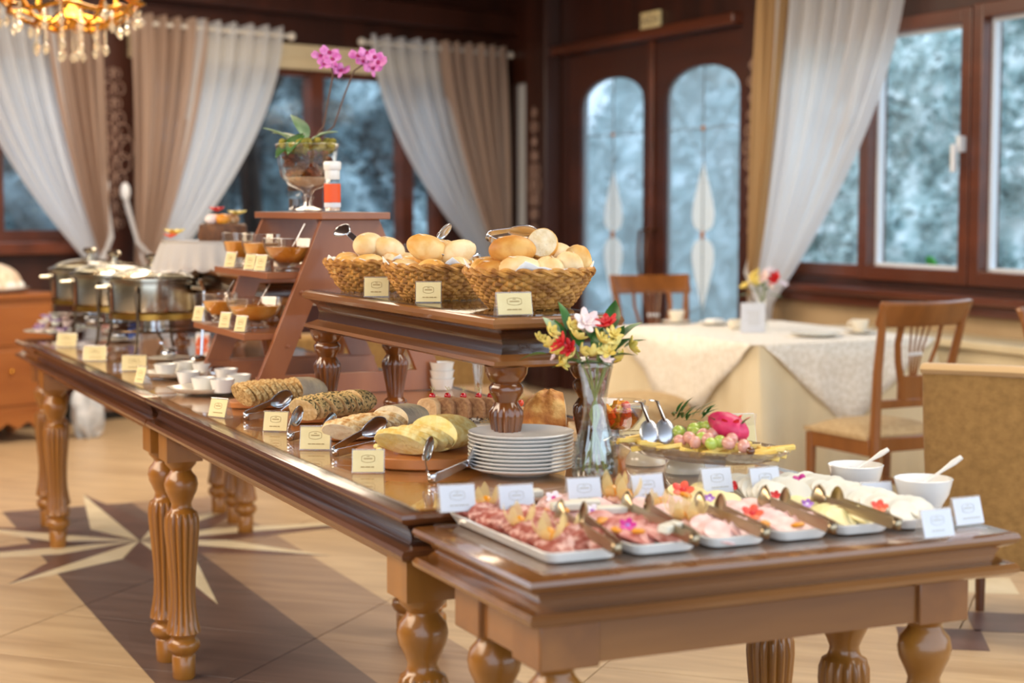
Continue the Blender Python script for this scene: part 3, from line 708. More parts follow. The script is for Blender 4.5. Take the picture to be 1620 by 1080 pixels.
def skirt(u, v):                                           # around the rectangle, hanging with folds
    per = [(-hx, -hy), (hx, -hy), (hx, hy), (-hx, hy)]; s_ = u*4; i = int(s_) % 4; f = s_-int(s_)
    a, b_ = per[i], per[(i+1) % 4]; L = math.hypot(b_[0]-a[0], b_[1]-a[1])
    x = a[0]+(b_[0]-a[0])*f; y = a[1]+(b_[1]-a[1])*f; nx, ny = [(0, -1), (1, 0), (0, 1), (-1, 0)][i]
    cor = max(math.exp(-(f*L/.10)**2), math.exp(-((1-f)*L/.10)**2))
    o = .006+v*(.012+.016*math.sin(f*L*19+i*2)+.010*math.sin(f*L*41))+cor*v*.07
    if cor > .2: tx, ty = (x/hx, y/hy); nx += tx*cor*.6; ny += ty*cor*.6
    return (x+nx*o, y+ny*o, .757-.735*v)
tc_ = thing('tablecloth', 'cream floor-length tablecloth on the dining table', 'tablecloth', ((DX0+DX1)/2, (DY0+DY1)/2, 0))
mb = MB(); mb.grid(skirt, 200, 14, cu=True); mb.box(-hx-.006, hx+.006, -hy-.006, hy+.006, .753, .758); mb.build('cloth', M['cloth_c'], tc_)
tp = thing('table_topper', 'white damask topper with pointed corners over the cream tablecloth', 'tablecloth', ((DX0+DX1)/2, (DY0+DY1)/2, DZ))
mb = MB(); mb.box(-hx-.012, hx+.012, -hy-.012, hy+.012, -.001, .004); mb.build('topper', M['cloth_w'], tp, bevel=.003)
def flap(side):
    L = hy if side in (0, 2) else hx; dep = .47 if side in (0, 2) else .40; K = 24; vs = []; fs = []
    for i in range(K+1):
        u = i/K*2-1; d = dep*(1-abs(u)); w_ = .016
        for j in range(5):
            z = .003-d*j/4; o = w_+.010*math.sin(u*14)*(j/4)+.004*math.sin(u*37)*(j/4)+.012*(j/4)
            q = {0: (-hx-o, -u*L*.98), 2: (hx+o, u*L*.98), 1: (u*L*.98, -hy-o), 3: (-u*L*.98, hy+o)}[side]; vs.append((q[0], q[1], z))
    for i in range(K):
        for j in range(4): a = i*5+j; fs.append((a, a+5, a+6, a+1))
    MB().add(vs, fs).build('hanging_point', M['cloth_w'], tp, solid=.003)
for s_ in range(4): flap(s_)
TZ = DZ+.005

# ---------------------------------------------------------------- chairs
M['seatpad'] = mat('beige_seat_fabric', '#b0956c', .85, '#bfa57c', 40, bump=.1, bscale=200)
def wooden_chair(label, loc, rz):
    t = thing('dining_chair', label, 'chair', loc, rz, 'lyre-back wooden dining chairs')   # faces +Y, back at y=0
    w_ = .20
    for s_ in (-1, 1):
        MB().tube([(s_*.185, -.03, 0), (s_*.185, .0, .25), (s_*.185, .005, .46), (s_*.190, -.01, .70), (s_*.208, -.055, .90), (s_*.222, -.075, .985)], [.017, .021, .023, .020, .017, .016], 8).build('back_post', M['chair_wood'], t)
        MB().lathe([(.014, 0), (.018, .1), (.022, .30), (.023, .42)], 12, M=T(s_*.205, .40, 0)).build('front_leg', M['chair_wood'], t)
    MB().grid(lambda u, v: ((u-.5)*.46*(1+.02*v), -.085+.035*v*0-.03*(1-(2*u-1)**2)+.045*(1-v), .895+.095*v+.006*(2*u-1)**2*v), 14, 4).build('top_rail', M['chair_wood'], t, solid=.022, bevel=.004)
    MB().box(-.185, .185, -.012, .018, .555, .590).build('lower_rail', M['chair_wood'], t, bevel=.005)
    MB().box(-.185, .185, -.010, .014, .375, .435).build('rear_rail', M['chair_wood'], t, bevel=.005)
    for s_ in (-1, 1):
        pts = [(s_*.055, .0, .585), (s_*.062, -.004, .66), (s_*.085, -.012, .74), (s_*.105, -.03, .82), (s_*.105, -.055, .91)]
        MB().tube(pts, [.02, .018, .016, .015, .015], 8, flat=.6).build('splat_side', M['chair_wood'], t)
        MB().box(min(s_*.19, s_*.215), max(s_*.19, s_*.215), .01, .40, .36, .43).build('side_rail', M['chair_wood'], t, bevel=.004)
        MB().box(min(s_*.19, s_*.205), max(s_*.19, s_*.205), .01, .40, .17, .195).build('stretcher', M['chair_wood'], t, bevel=.003)
    MB().prism([(-.065, 0), (.065, 0), (.075, .07), (.05, .10), (-.05, .10), (-.075, .07)], -.008, .008, 0, T(0, .0, .585) @ RX(PI/2)).build('splat_base', M['chair_wood'], t, bevel=.003)
    for k in range(4):
        x = (k-1.5); p = [(x*.010, -.002, .675), (x*.015, -.010, .73), (x*.022, -.022, .80), (x*.034, -.05, .90)]
        q = MB().tube(p, .0045, 6).build('spindle', M['chair_wood'], t)
        MB().ell(.008, .008, .010, 8, 6, M=T(x*.019, -.016, .775)).build('bead', M['bead'], q)
    MB().box(-.205, .205, .385, .415, .36, .43).build('front_rail', M['chair_wood'], t, bevel=.004)
    MB().grid(lambda u, v: ((u-.5)*.44, .02+.41*v, .44+.045*(1-abs(2*u-1)**4)*(1-abs(2*v-1)**4)), 16, 14).box(-.22, .22, .02, .43, .425, .442).build('seat_cushion', M['seatpad'], t)
    return t
c1 = wooden_chair('wooden dining chair with its back to the camera, right of the cream cloth', (4.40, 5.66, 0), .05)
dup(c1, (4.64, 8.24, 0), PI-.15, 'wooden chair beyond the dining table, in front of the glazed door')
dup(c1, (4.66, 5.05, 0), PI+.35, 'wooden dining chair cut off by the right edge of the photo')
# upholstered seats
M['velvet'] = mat('brown_velvet', '#80602f', .85, '#94713d', 38, sheen=.2, bump=.2, bscale=60, lo=.3, hi=.7)
M['velvet_l'] = mat('tan_velvet_piping', '#b39467', .8, sheen=.3)
pa = PD(1462, 585, 5.4); pb = PD(1700, 600, 5.15)
t = thing('upholstered_armchair', 'brown velvet upholstered chair seen from behind, at the right edge', 'chair', (pa.x, pa.y, 0), math.atan2(pb.y-pa.y, pb.x-pa.x))
hz = pa.z; L = .58
MB().grid(lambda u, v: (-.0+L*u+(.035 if u < .5 else -.035)*(1-v)**1.5*(abs(2*u-1)), .02+.05*(v)*0-.03*math.sin(PI*u), .26+(hz-.26)*v), 12, 10).build('back_panel', M['velvet'], t, solid=.07, bevel=.012)
MB().tube([(0, 0, hz+.005), (L*.5, -.03, hz+.012), (L, 0, hz+.005)], .032, 10, flat=.6).build('top_roll', M['velvet_l'], t)
MB().box(.01, L-.01, .05, .52, .28, .46).build('seat', M['velvet'], t, bevel=.03)
for (x, y) in ((.05, .0), (L-.05, .0), (.05, .47), (L-.05, .47)): MB().lathe([(.016, 0), (.022, .28)], 10, M=T(x, y, 0)).build('leg', M['leg_dark'], t)
p = P(1045, 640, .47)
t = thing('upholstered_stool', 'low tan upholstered seat at the left side of the dining table', 'stool', (3.88, 7.0, 0), 0)
MB().ell(.22, .24, .07, 28, 12, M=T(0, 0, .44)).box(-.2, .2, -.22, .22, .36, .43).build('seat_cushion', M['seatpad'], t, ang=60)
for sx in (-1, 1):
    for sy in (-1, 1): MB().lathe([(.015, 0), (.022, .36)], 10, M=T(sx*.17, sy*.18, 0)).build('leg', M['chair_wood'], t)
# brown upholstered chair glimpsed under the platform
t = thing('lounge_chair', 'brown upholstered lounge chair behind the buffet, glimpsed under the bread platform', 'chair', (3.45, 8.1, 0), -.2)
MB().box(-.95, .3, .1, .22, .22, .72).build('back_panel', M['velvet'], t, bevel=.03)
MB().box(-.95, .3, -.45, .12, .22, .44).build('seat', M['velvet'], t, bevel=.03)
for (x, y) in ((-.9, -.4), (.25, -.4), (-.9, .17), (.25, .17)): MB().lathe([(.02, 0), (.026, .23)], 10, M=T(x, y, 0)).build('leg', M['leg_dark'], t)

# table setting on the dining table
M['porc'] = mat('cream_porcelain', '#e9e1cf', .2, coat=.4)
def cup(label, x, y, rz=0):
    t = thing('cup_and_saucer', label, 'cup', (x, y, TZ), rz)
    MB().lathe([(.0, .003), (.03, .002), (.05, .006), (.078, .014), (.078, .017), (.05, .011), (.0, .008)], 28, caps=False).build('saucer', M['porc'], t)
    MB().lathe([(.02, .010), (.024, .014), (.034, .03), (.041, .055), (.044, .068), (.041, .067), (.036, .045), (.02, .02), (0, .018)], 28, caps=False).build('cup_body', M['porc'], t)
    MB().tube([(.038, 0, .055), (.062, 0, .055), (.066, 0, .035), (.036, 0, .025)], .005, 6).build('cup_handle', M['porc'], t)
    return t
q = P(1070, 512, TZ); cup('cream cup and saucer near the left end of the dining table', q.x, q.y, 1)
q = P(1360, 528, TZ); cup('cream cup and saucer at the right end of the dining table, nearest the chair', min(q.x, 5.0), q.y, 2)
q = P(1130, 514, TZ); t = thing('dessert_plate', 'small cream plate with a folded napkin left of the menu card', 'plate', (q.x, q.y, TZ))
MB().lathe([(0, .003), (.05, .003), (.085, .014), (.085, .017), (.05, .008), (0, .007)], 32, caps=False).build('plate', M['porc'], t); 
tag(MB().box(-.045, .045, -.03, .03, 0, .022).build('folded_napkin', M['linen'], bevel=.006, loc=(q.x, q.y, TZ+.009), rot=(0, 0, .4)), 'folded white napkin on the small cream plate', 'napkin')
q = P(1290, 532, TZ); t = thing('dinner_plate', 'white plate on the dining table between the vase and the right cup', 'plate', (q.x, q.y, TZ))
MB().lathe([(0, .003), (.07, .003), (.12, .014), (.12, .017), (.07, .008), (0, .007)], 36, caps=False).build('plate', M['porc'], t)
q = P(1163, 520, TZ); t = thing('sugar_bowl', 'small white sugar bowl beside the menu card', 'bowl', (q.x, q.y, TZ))
MB().lathe([(.02, 0), (.034, .01), (.036, .045), (.030, .047), (.030, .015), (0, .012)], 20, caps=False).build('bowl', M['porc'], t)
q = P(1191, 526, TZ); t = thing('menu_card', 'cream menu card standing on the dining table in front of the flowers', 'card', (q.x, q.y, TZ), -.25)
MB().box(-.062, .062, -.002, .002, 0, .145, 0, RX(.0)).build('card_face', M['paper_w'], t)
for k in range(6): MB().box(-.035+.006*(k % 3), .035-.005*(k % 2), -.0027, -.002, .10-k*.012, .103-k*.012).build('printed_line', M['ink_w'], t)
MB().box(-.062, .062, .0, .045, 0, .004).build('card_foot', M['paper_w'], t)
# ================================================================ TABLEWARE AND FOOD
def fb(c): return ZT+.0005
# ---- tongs: two strip arms ending in scoops, joined by a bent spring
def tongs_mesh(t, L, op, m='chrome', scoop=.075, sw=.030):
    for s_ in (-1, 1):
        la = L-scoop; pts = []; hw = .009
        f = lambda u: (s_*(.008+op*u**.9), la*u)
        vs = []; fs = []; K = 10
        for i in range(K+1):
            x, y = f(i/K); h_ = hw*1.15*(1-.25*i/K); vs += [(x-.0011, y, -h_), (x-.0011, y, h_), (x+.0011, y, h_), (x+.0011, y, -h_)]
        for i in range(K):
            for j in range(4): a = i*4+j; b_ = i*4+(j+1) % 4; fs.append((a, b_, b_+4, a+4))
        fs += [(3, 2, 1, 0), (K*4, K*4+1, K*4+2, K*4+3)]
        arm = MB().add(vs, fs).build('arm', M[m], t, bevel=.0006)
        x0, y0 = f(1)
        def sf(u, v):
            a = (u-.5)*PI; e = max(0, math.sin(PI*min(1, v*1.0+.001)))**.6*(.62+.38*v) if v < .96 else .35*(1-v)/.04
            e = max(e, .22*(1-v)); return (s_*(.010*math.cos(a)*e*1.1)+x0-s_*.001+op*.1*v*s_, y0-.006+scoop*v, sw*math.sin(a)*e)
        MB().grid(sf, 10, 14).build('scoop', M[m], arm, solid=.0013)
    pts = [(.008*math.cos(PI+PI*i/8), -.009*math.sin(PI*i/8), 0) for i in range(9)]
    vs = []; fs = []
    for (x, y, z) in pts: vs += [(x, y, -.0095), (x, y, .0095)]
    for i in range(8): fs.append((2*i, 2*i+2, 2*i+3, 2*i+1))
    MB().add(vs, fs).build('spring_bend', M[m], t, solid=.0022)
def tongs(a, b_, label, op=.028, roll=0, m='chrome', group='serving tongs', scoop=.075):
    a = Vector(a); b_ = Vector(b_); d = b_-a; L = d.length
    t = thing('serving_tongs', label, 'tongs', a, 0, group)
    t.rotation_euler = (T(0, 0, 0) @ RZ(math.atan2(-d.x, d.y)) @ RX(math.asin(d.z/L)) @ RY(roll)).to_euler()
    tongs_mesh(t, L, op, m, scoop); return t
# ---- table cards
def card(px, py, z, rz, label, w_=.064, h_=.047, white=False, n=0, at=None, group='small menu cards on the buffet'):
    p = at if at is not None else P(px, py, z)
    t = thing('menu_card', label, 'card', (p.x, p.y, z), rz, group); pm, im = (M['paper_w'], M['ink_w']) if white else (M['paper'], M['ink'])
    ln = .30
    A = MB(); A.box(-w_/2, w_/2, -.001, .001, 0, h_+.004, 0, T(0, -.014, 0) @ RX(-ln)); A.box(-w_/2, w_/2, -.001, .001, 0, h_+.004, 0, T(0, .014, 0) @ RX(ln)); A.box(-w_/2, w_/2, -.015, .015, 0, .0015)
    A.build('acrylic_holder', M['acrylic'], t, smooth=False)
    Mx = T(0, -.0155, .001) @ RX(-ln); pp = MB().box(-w_/2+.002, w_/2-.002, -.001, 0, .001, h_, 0, Mx).build('card_paper', pm, t)
    q = MB(); cz = h_*.62; rx_, rz_ = w_*.22, h_*.17
    q.tube([(rx_*max(-1, min(1, 1.25*math.cos(a)))*.9, -.0014, cz+rz_*math.sin(a)) for a in [2*PI*i/20 for i in range(20)]], .0005, 4, 0, Mx, closed=True)
    q.box(-rx_*.6, rx_*.6, -.0018, -.001, cz-.0012, cz+.0012, 0, Mx); q.box(-rx_*.2, rx_*.2, -.0018, -.001, cz+.004, cz+.0055, 0, Mx)
    x = -w_*.22
    for k in range(4 if not n % 2 else 3): l = w_*(.09+.03*((k+n) % 3)); q.box(x, x+l, -.0018, -.001, h_*.22, h_*.22+.0022, 0, Mx); x += l+.0015
    q.build('print', im, pp); return t
cam_rz = -YAW
# ---- bread baskets with rolls
M['wicker_b'] = mat('woven_straw', '#8f5a22', .6, '#cf9546', 45, lo=.35, hi=.65, bump=.3, bscale=150)
def crust(name, a, b_, c, sc_=16, **k):                    # golden top, paler sides
    m = mat(name, a, .55, b_, sc_, lo=.38, hi=.62, c3=c, bump=.12, bscale=70, sss=.0, **k); return m
M['roll1'] = crust('roll_crust_gold', '#d59a45', '#e9c98c', '#deae62'); M['roll2'] = crust('roll_crust_pale', '#e0b878', '#f0dcb2', '#e8ca96')
M['roll3'] = crust('roll_crust_brown', '#b9772a', '#dba85a', '#c98b3c'); M['crumb'] = mat('bread_crumb', '#e9dcc0', .8, '#d8c296', 60, bump=.5, bscale=90)
M['flour'] = mat('floured_crease', '#f1e6cf', .85)
roll_proto = []
def roll_mesh(kind, m):
    mb = MB()
    if kind == 'half':
        mb.ell(.040, .030, .030, 22, 12, M=T(0, 0, 0)); mb.v = [(min(x, .010), y, z) for x, y, z in mb.v]
    else:
        def f(a, p): return 1+.035*math.sin(3*a+kind)*math.cos(p)-.10*math.exp(-((math.sin(a)*math.cos(p))/.10)**2)*(math.sin(p) > .35)*1.0
        mb.ell(.046, .033, .029, 28, 16, fn=f)
    return mb
def basket(c, tilt, label, nlab, seed, rim_r=.137, hgt=.115, napkin=True):
    t = thing('bread_basket', label, 'basket', c, tilt, 'woven bread baskets on the raised platform')
    rb = .088; N = 26; rows = 9; wv = MB()
    R = lambda v: rb+(rim_r-rb)*v**.8
    for j in range(rows):
        v = (j+.5)/rows; pts = []
        for i in range(N*4): a = 2*PI*i/(N*4); pts.append(((R(v)+.0042*math.sin(N*a/1*.5*2+PI*j))*math.cos(a), (R(v)+.0042*math.sin(N*a+PI*j))*math.sin(a), .008+v*(hgt-.014)+.0012*math.sin(5*a+j)))
        wv.tube(pts, .0072, 6, closed=True, flat=.55)
    wv.build('woven_side', M['wicker_b'], t)
    st = MB()
    for i in range(N): a = 2*PI*(i+.25)/N; st.tube([(R(v)*math.cos(a), R(v)*math.sin(a), v*hgt) for v in (0, .3, .6, .98)], .0034, 5)
    st.build('stakes', M['wicker_b'], t)
    MB().lathe([(0, .001), (rb, .001), (rb+.003, .008), (rb, .012), (0, .012)], 32, caps=False).build('base', M['wicker_b'], t)
    rp = []; nn = 132
    for ph in (0, PI):
        rp = [((rim_r+.003+.004*math.sin(12*a+ph))*math.cos(a), (rim_r+.003+.004*math.sin(12*a+ph))*math.sin(a), hgt-.002+.0055*math.cos(12*a+ph)) for a in [2*PI*i/nn for i in range(nn)]]
        MB().tube(rp, .0055, 6, closed=True).build('rim_braid', M['wicker_b'], t)
    rnd = random.Random(seed)
    def nf(u, v):
        a = 2*PI*u; r = .02+(rim_r-.018)*v; z = .05+(hgt-.045)*v**2.2+.006*math.sin(4*a+seed)*v
        k = v**6*.022*max(0, math.sin(4*a+seed*1.7))**5+v**6*.004*math.sin(17*a); return ((r+k*.3)*math.cos(a), (r+k*.3)*math.sin(a), z-.004*v+k)
    l = MB().grid(nf, 64, 10, cu=True).build('paper_liner', M['linen'], solid=.0008, loc=c, rot=(0, 0, tilt)); tag(l, 'white paper liner in the '+nlab, 'napkin')
    return t
ZR = ZT+.3235
rolls_cache = {}
def roll(kind, mk, loc, rot, label, grp, s_=1.0):
    key = (kind, mk)
    if key not in rolls_cache:
        o = roll_mesh(kind, mk).build('bread_roll', M[mk], loc=loc, rot=rot)
        if kind == 'half':
            MB().lathe([(0, 0), (.0275, 0), (.0275, .0012), (0, .0016)], 20, M=T(.0098, 0, 0) @ RY(PI/2), caps=False).build('cut_crumb', M['crumb'], o)
        else: MB().ell(.030, .0035, .002, 14, 6, M=T(0, .002, .0240)).build('crease', M['flour'], o)
        rolls_cache[key] = o
    else: o = dup(rolls_cache[key], loc, Euler(rot))
    o.scale = (s_,)*3; tag(o, label, 'bread roll', grp); return o
BX = [1.612, 1.575, 1.565]; BY = [3.43, 3.86, 4.29]
names = ['nearest basket', 'middle basket', 'farthest basket']
for k, y in enumerate(BY):
    rr = (.137, .134, .130)[k]
    basket(Vector((BX[k], y, ZR)), k*.7, ('round woven bread basket nearest the camera, rolls heaped up', 'middle woven bread basket with tongs on its rolls', 'farthest woven bread basket, next to the stepped display')[k], names[k], k+2, rr, (.084, .082, .080)[k])
    rnd = random.Random(40+k); c = Vector((BX[k], y, ZR)); right = _r; fwd = Vector((_fh[0], _fh[1], 0))
    if k == 0:                                            # (right, forward, up, yaw, tilt, kind, material, scale)
        L = [(-.075, -.060, .115, .3, .1, 0, 'roll3', 1.0), (-.015, -.078, .118, .15, .15, 1, 'roll2', 1.22), (.048, -.060, .118, 1.2, .5, 2, 'roll2', 1.05), (.088, -.035, .122, 1.4, .8, 3, 'roll2', 1.08), (.105, .015, .130, 1.7, .9, 4, 'roll1', 1.15),
             (-.035, -.035, .165, .1, .0, 5, 'roll3', 1.15), (.030, -.020, .178, 2.6, -.3, 'half', 'roll1', 1.15), (.065, .025, .150, .8, .2, 6, 'roll2', 1.05), (-.09, -.005, .120, .9, 0, 7, 'roll1', 1.05), (-.045, .055, .130, .4, .1, 8, 'roll1', 1.1), (.02, .075, .130, .1, 0, 9, 'roll1', 1.1), (.0, .0, .12, .5, 0, 10, 'roll1', 1.2)]
    else:
        L = []
        for (a, b_, z, s_) in ((-.075, -.04, .105, 1.0), (-.02, -.07, .105, 1.05), (.045, -.055, .108, 1.05), (.085, .0, .108, 1), (-.07, .03, .108, 1), (.0, .0, .13, 1.1), (.05, .05, .115, 1), (-.02, .07, .112, 1), (-.025, -.015, .158, 1.15), (.040, -.01, .148, 1.05), (.01, .035, .15, 1.0)):
            L.append((a+rnd.uniform(-.008, .008), b_+rnd.uniform(-.006, .006), z, rnd.uniform(0, 3), rnd.uniform(-.35, .35), 'half' if (k, len(L)) in ((1, 2), (2, 5), (2, 2)) else rnd.randint(0, 9), rnd.choice(['roll1', 'roll2', 'roll2', 'roll1']), s_))
    for i, (a, b_, z, yw, ti, kd, mk, s_) in enumerate(L):
        p = c+right*a+fwd*b_+Vector((0, 0, z-.036))
        lab = {0: 'golden bread roll heaped in the nearest basket', 1: 'golden bread roll heaped in the middle basket', 2: 'golden bread roll heaped in the farthest basket'}[k]; g = 'rolls in the '+names[k]
        if k == 0:
            sp = {1: 'broad pale roll at the front centre of the nearest basket', 4: 'large roll standing at the right rim of the nearest basket', 5: 'dark golden roll on top of the nearest basket heap', 7: 'golden roll low at the left rim of the nearest basket', 8: 'golden roll at the back left of the nearest basket', 9: 'golden roll at the back centre of the nearest basket', 10: 'golden roll in the middle of the nearest basket heap, mostly covered', 6: 'cut roll with its white crumb showing, topmost in the nearest basket', 0: 'brown golden roll at the front left of the nearest basket', 2: 'smooth pale roll at front right of the nearest basket, beside the broad one', 3: 'second pale roll from the right rim of the nearest basket'}
            if i == 11: lab = 'golden roll low in the nearest basket, hidden under the heap'
            if i in sp: lab = sp[i]
        else: lab = ['roll at the front left', 'roll at the front centre', 'roll at the front right', 'roll at the right rim', 'roll at the left rim', 'roll in the middle of the heap', 'roll at the back right', 'roll at the back centre', 'topmost roll on the left', 'topmost roll on the right', 'topmost roll at the back'][i]+' of the '+names[k]
        if kd == 'half': yw = -YAW+PI/2+PI+ (.35 if k == 0 else -.2)
        roll(kd, mk, p, (ti*.6, ti, yw - YAW), lab, g, s_)
def TP(px, py, ref):                                       # point at the pixel, at the distance of ref
    return PD(px, py, (ref-Vector((0, 0, H))).dot(_f))
c = Vector((1.568, BY[0], ZR+.17)); tongs(TP(776, 372, c)+_f*.03, TP(858, 383, c)+_f*.05, 'steel tongs lying across the top of the nearest bread basket', .016, .9)
c = Vector((1.568, BY[1], ZR+.15)); tongs(TP(688, 402, c)-_f*.03, TP(738, 384, c)+_f*.05, 'steel tongs with open arms on the middle bread basket', .045, .7, scoop=.05)
c = Vector((1.568, BY[2], ZR+.15)); tongs(TP(581, 396, c)-_f*.02, TP(540, 382, c)+_f*.05, 'steel tongs on the farthest bread basket', .040, .9, scoop=.05)
card(812, 498, ZR, -.12, 'cream card in front of the nearest bread basket', .078, .046, n=1)
card(678, 478, ZR, -.42, 'cream card in front of the middle bread basket', .062, .048)
card(596, 469, ZR, -.42, 'cream card in front of the farthest bread basket', .064, .048, n=1)

# ---- sliced loaves on boards
M['b1'] = mat('oat_flaked_crust', '#b8894c', .7, '#e0bf84', 150, rnd=1, lo=.4, hi=.6, c3='#cda466', bump=.8, bscale=90)
M['b2'] = mat('seeded_crust', '#4d4526', .7, '#dcb978', 150, rnd=1, lo=.43, hi=.50, bump=.9, bscale=60)
M['b3'] = mat('rustic_crust', '#b98244', .7, '#ecd6ab', 60, rnd=1, lo=.35, hi=.6, c3='#dcb67c', bump=.5, bscale=50)
M['b4'] = mat('corn_bread_crust', '#dcb254', .7, '#f0dc98', 60, rnd=1, lo=.35, hi=.6, bump=.2, bscale=50)
M['cr1'] = mat('wholegrain_crumb', '#cfa76c', .8, '#e6c894', 70, bump=.4, bscale=120); M['cr3'] = mat('white_crumb', '#efe0bf', .8, '#d9b787', 26, lo=.45, hi=.75, bump=.4, bscale=80)
M['cr4'] = mat('yellow_crumb', '#e9d06a', .8, '#f3e6a8', 30, lo=.3, hi=.6, bump=.4, bscale=90)
M['floured'] = mat('floured_loaf', '#b3a48e', .8, '#d9c6a0', 9, lo=.4, hi=.65, bump=.4, bscale=70)
ORD = ['first', 'second', 'third', 'fourth', 'fifth', 'sixth', 'seventh', 'eighth', 'ninth', 'tenth', 'eleventh', 'twelfth', 'thirteenth', 'fourteenth', 'fifteenth', 'sixteenth', 'seventeenth', 'eighteenth', 'nineteenth', 'twentieth', 'twenty-first', 'twenty-second', 'twenty-third', 'twenty-fourth', 'twenty-fifth']
def section(w_, h_, n=28, j=.0, rnd=None):
    pts = []
    for i in range(n):
        a = 2*PI*i/n; c_, s_ = math.cos(a), math.sin(a)
        r = 1+(rnd.uniform(-j, j) if rnd else 0)
        z = s_*h_/2 if s_ > 0 else s_*h_/2*.8
        pts.append((w_/2*abs(c_)**.9*(1 if c_ > 0 else -1)*r, z*r))
    return pts
def loaf(a, b_, w_, h_, zb, n, mc, mcr, mend, nm, lean=.45, endfrac=.30, twist=0, arch=0):
    a = Vector((a.x, a.y, zb)); b_ = Vector((b_.x, b_.y, zb)); d = b_-a; L = d.length; yw = math.atan2(-d.x, d.y); rnd = random.Random(len(nm))
    step = L*(1-endfrac)/n; proto = None
    for i in range(n):
        u = (i+.5)/n; k = .80+.2*math.sin(PI*min(1, .25+u*.5))
        p = a+d*((1-endfrac)*u)+Vector((0, 0, h_*k*.40*math.cos(lean*.8)+.004)); p += Vector((d.y, -d.x, 0)).normalized()*(arch*math.sin(PI*u)+rnd.uniform(-.003, .003))
        if proto is None or i < 3:
            sec = section(w_, h_, 30, .018, rnd); th = max(.007, min(.013, step*.8))
            o = MB().prism(sec, -th/2, th/2, 0, RX(PI/2), mtop=1).build('bread_slice', [M[mc], M[mcr]], bevel=.0015); proto = o if proto is None else proto
            last = o
        else: o = dup(last)
        o.location = p; o.rotation_euler = (T(0, 0, 0) @ RZ(yw+twist+rnd.uniform(-.08, .08)) @ RX(lean+rnd.uniform(-.06, .06))).to_euler(); o.scale = (k, 1, k)
        tag(o, ORD[i]+' slice of the '+nm+', counted from its left cut end', 'bread slice', 'slices of the '+nm)
    # uncut end
    e0 = a+d*(1-endfrac*1.05); el = L*endfrac*1.1
    def ef(u, v):
        an = 2*PI*u; r = math.sqrt(max(0, 1-(v)**2.4)); c_, s_ = math.cos(an), math.sin(an); x = w_/2*c_*r; z = (h_/2*s_ if s_ > 0 else h_*.4*s_)*r
        return (x*(1+.03*math.sin(9*v+3*an)), el*v, z*(1+.03*math.sin(7*v+2*an)))
    mb = MB().grid(ef, 30, 12, cu=True); fs = [tuple(range(30))]; mb.f.append(tuple(range(29, -1, -1))); mb.m.append(1)
    o = mb.build('bread_loaf', [M[mend], M[mcr]], loc=e0+Vector((0, 0, h_*.4)), rot=(0, 0, yw)); tag(o, 'uncut end of the '+nm, 'bread')
def board(c, rx_, ry_, label, th=.022, rz=0):
    t = thing('cutting_board', label, 'board', (c.x, c.y, ZT+.0005), rz, 'wooden boards under the loaves')
    pts = [(rx_*math.cos(2*PI*i/48)*1.0, ry_*math.sin(2*PI*i/48)) for i in range(48)]
    MB().prism(pts, 0, th).build('board', M['board'], t, bevel=.003); return t
c4 = P(672, 713, ZT+.02); board(c4, .150, .155, 'round wooden board under the yellow corn loaf, next to the plates', .024, 0)
c3 = P(590, 672, ZT); board(P(583, 686, ZT), .155, .075, 'wooden board under the pale rustic loaf', .018, .45)
board(P(520, 663, ZT), .135, .065, 'wooden board under the pumpkin seed loaf', .018, .1)
board(P(440, 640, ZT), .150, .075, 'wooden board under the flaked oat loaf, farthest from the plates', .018, .1)
zb = ZT+.019
loaf(P(380, 645, zb), P(514, 634, zb), .10, .080, zb, 9, 'b1', 'b1', 'floured', 'flaked oat loaf', .5, .36)
loaf(P(477, 668, zb), P(588, 651, zb), .09, .072, zb, 8, 'b2', 'cr1', 'b2', 'pumpkin seed loaf', .45, .30)
loaf(P(535, 701, zb), P(668, 672, zb), .10, .070, zb, 7, 'b3', 'cr3', 'floured', 'pale rustic loaf', .8, .38)
loaf(P(628, 724, ZT+.024), P(742, 705, ZT+.024), .135, .088, ZT+.024, 4, 'b4', 'cr4', 'b4', 'yellow corn loaf', .85, .48)
for (px, py) in ((597, 706), (601, 712), (604, 702)):
    q = P(px, py, ZT+.034); tag(MB().ell(.008, .007, .006, 10, 6, fn=lambda a, p: 1+.2*math.sin(3*a)).build('bread_crumb', M['cr4'], loc=q), 'yellow crumb lying on the round board left of the corn loaf', 'bread crumb', 'crumbs on the round board')
zt_ = ZT+.0105
def tongs2(hx, hy, tx, ty, dd, label, op, roll):
    a = P(hx, hy, ZT+.0115); da = (a-Vector((0, 0, H))).dot(_f); b_ = PD(tx, ty, da+dd); tongs(a, b_, label, op, roll, scoop=.075)
tongs2(391, 657, 476, 632, .10, 'steel tongs beside the flaked oat loaf', .020, .35)
tongs2(460, 689, 508, 655, .14, 'steel tongs beside the pumpkin seed loaf', .034, .15)
tongs2(532, 713, 628, 674, .08, 'steel tongs resting on the pale rustic loaf', .020, .35)
tongs2(684, 754, 725, 702, .14, 'steel tongs between the corn loaf and the plate stack', .040, .10)
card(349, 659, ZT+.0005, -1.05, 'cream card in front of the flaked oat loaf')
card(438, 681, ZT+.0005, -.62, 'cream card in front of the pumpkin seed loaf', n=1)
card(500, 710, ZT+.0005, -.50, 'cream card in front of the pale rustic loaf', .072, .052)
card(583, 746, ZT+.0005, -.42, 'cream card in front of the yellow corn loaf', .068, .046, n=1)
for (px, py, rz, lab) in ((107, 548, -.6, 'cream card farthest left, by the sweets'), (151, 570, -.45, 'cream card left of the nearest chafing dish leg'), (213, 586, -.40, 'cream card in front of the nearest chafing dish'), (226, 606, -1.3, 'cream card standing edge-on left of the ramekins')):
    card(px, py, ZT+.0005, rz, lab, .085 if rz > -1 else .06, .052)

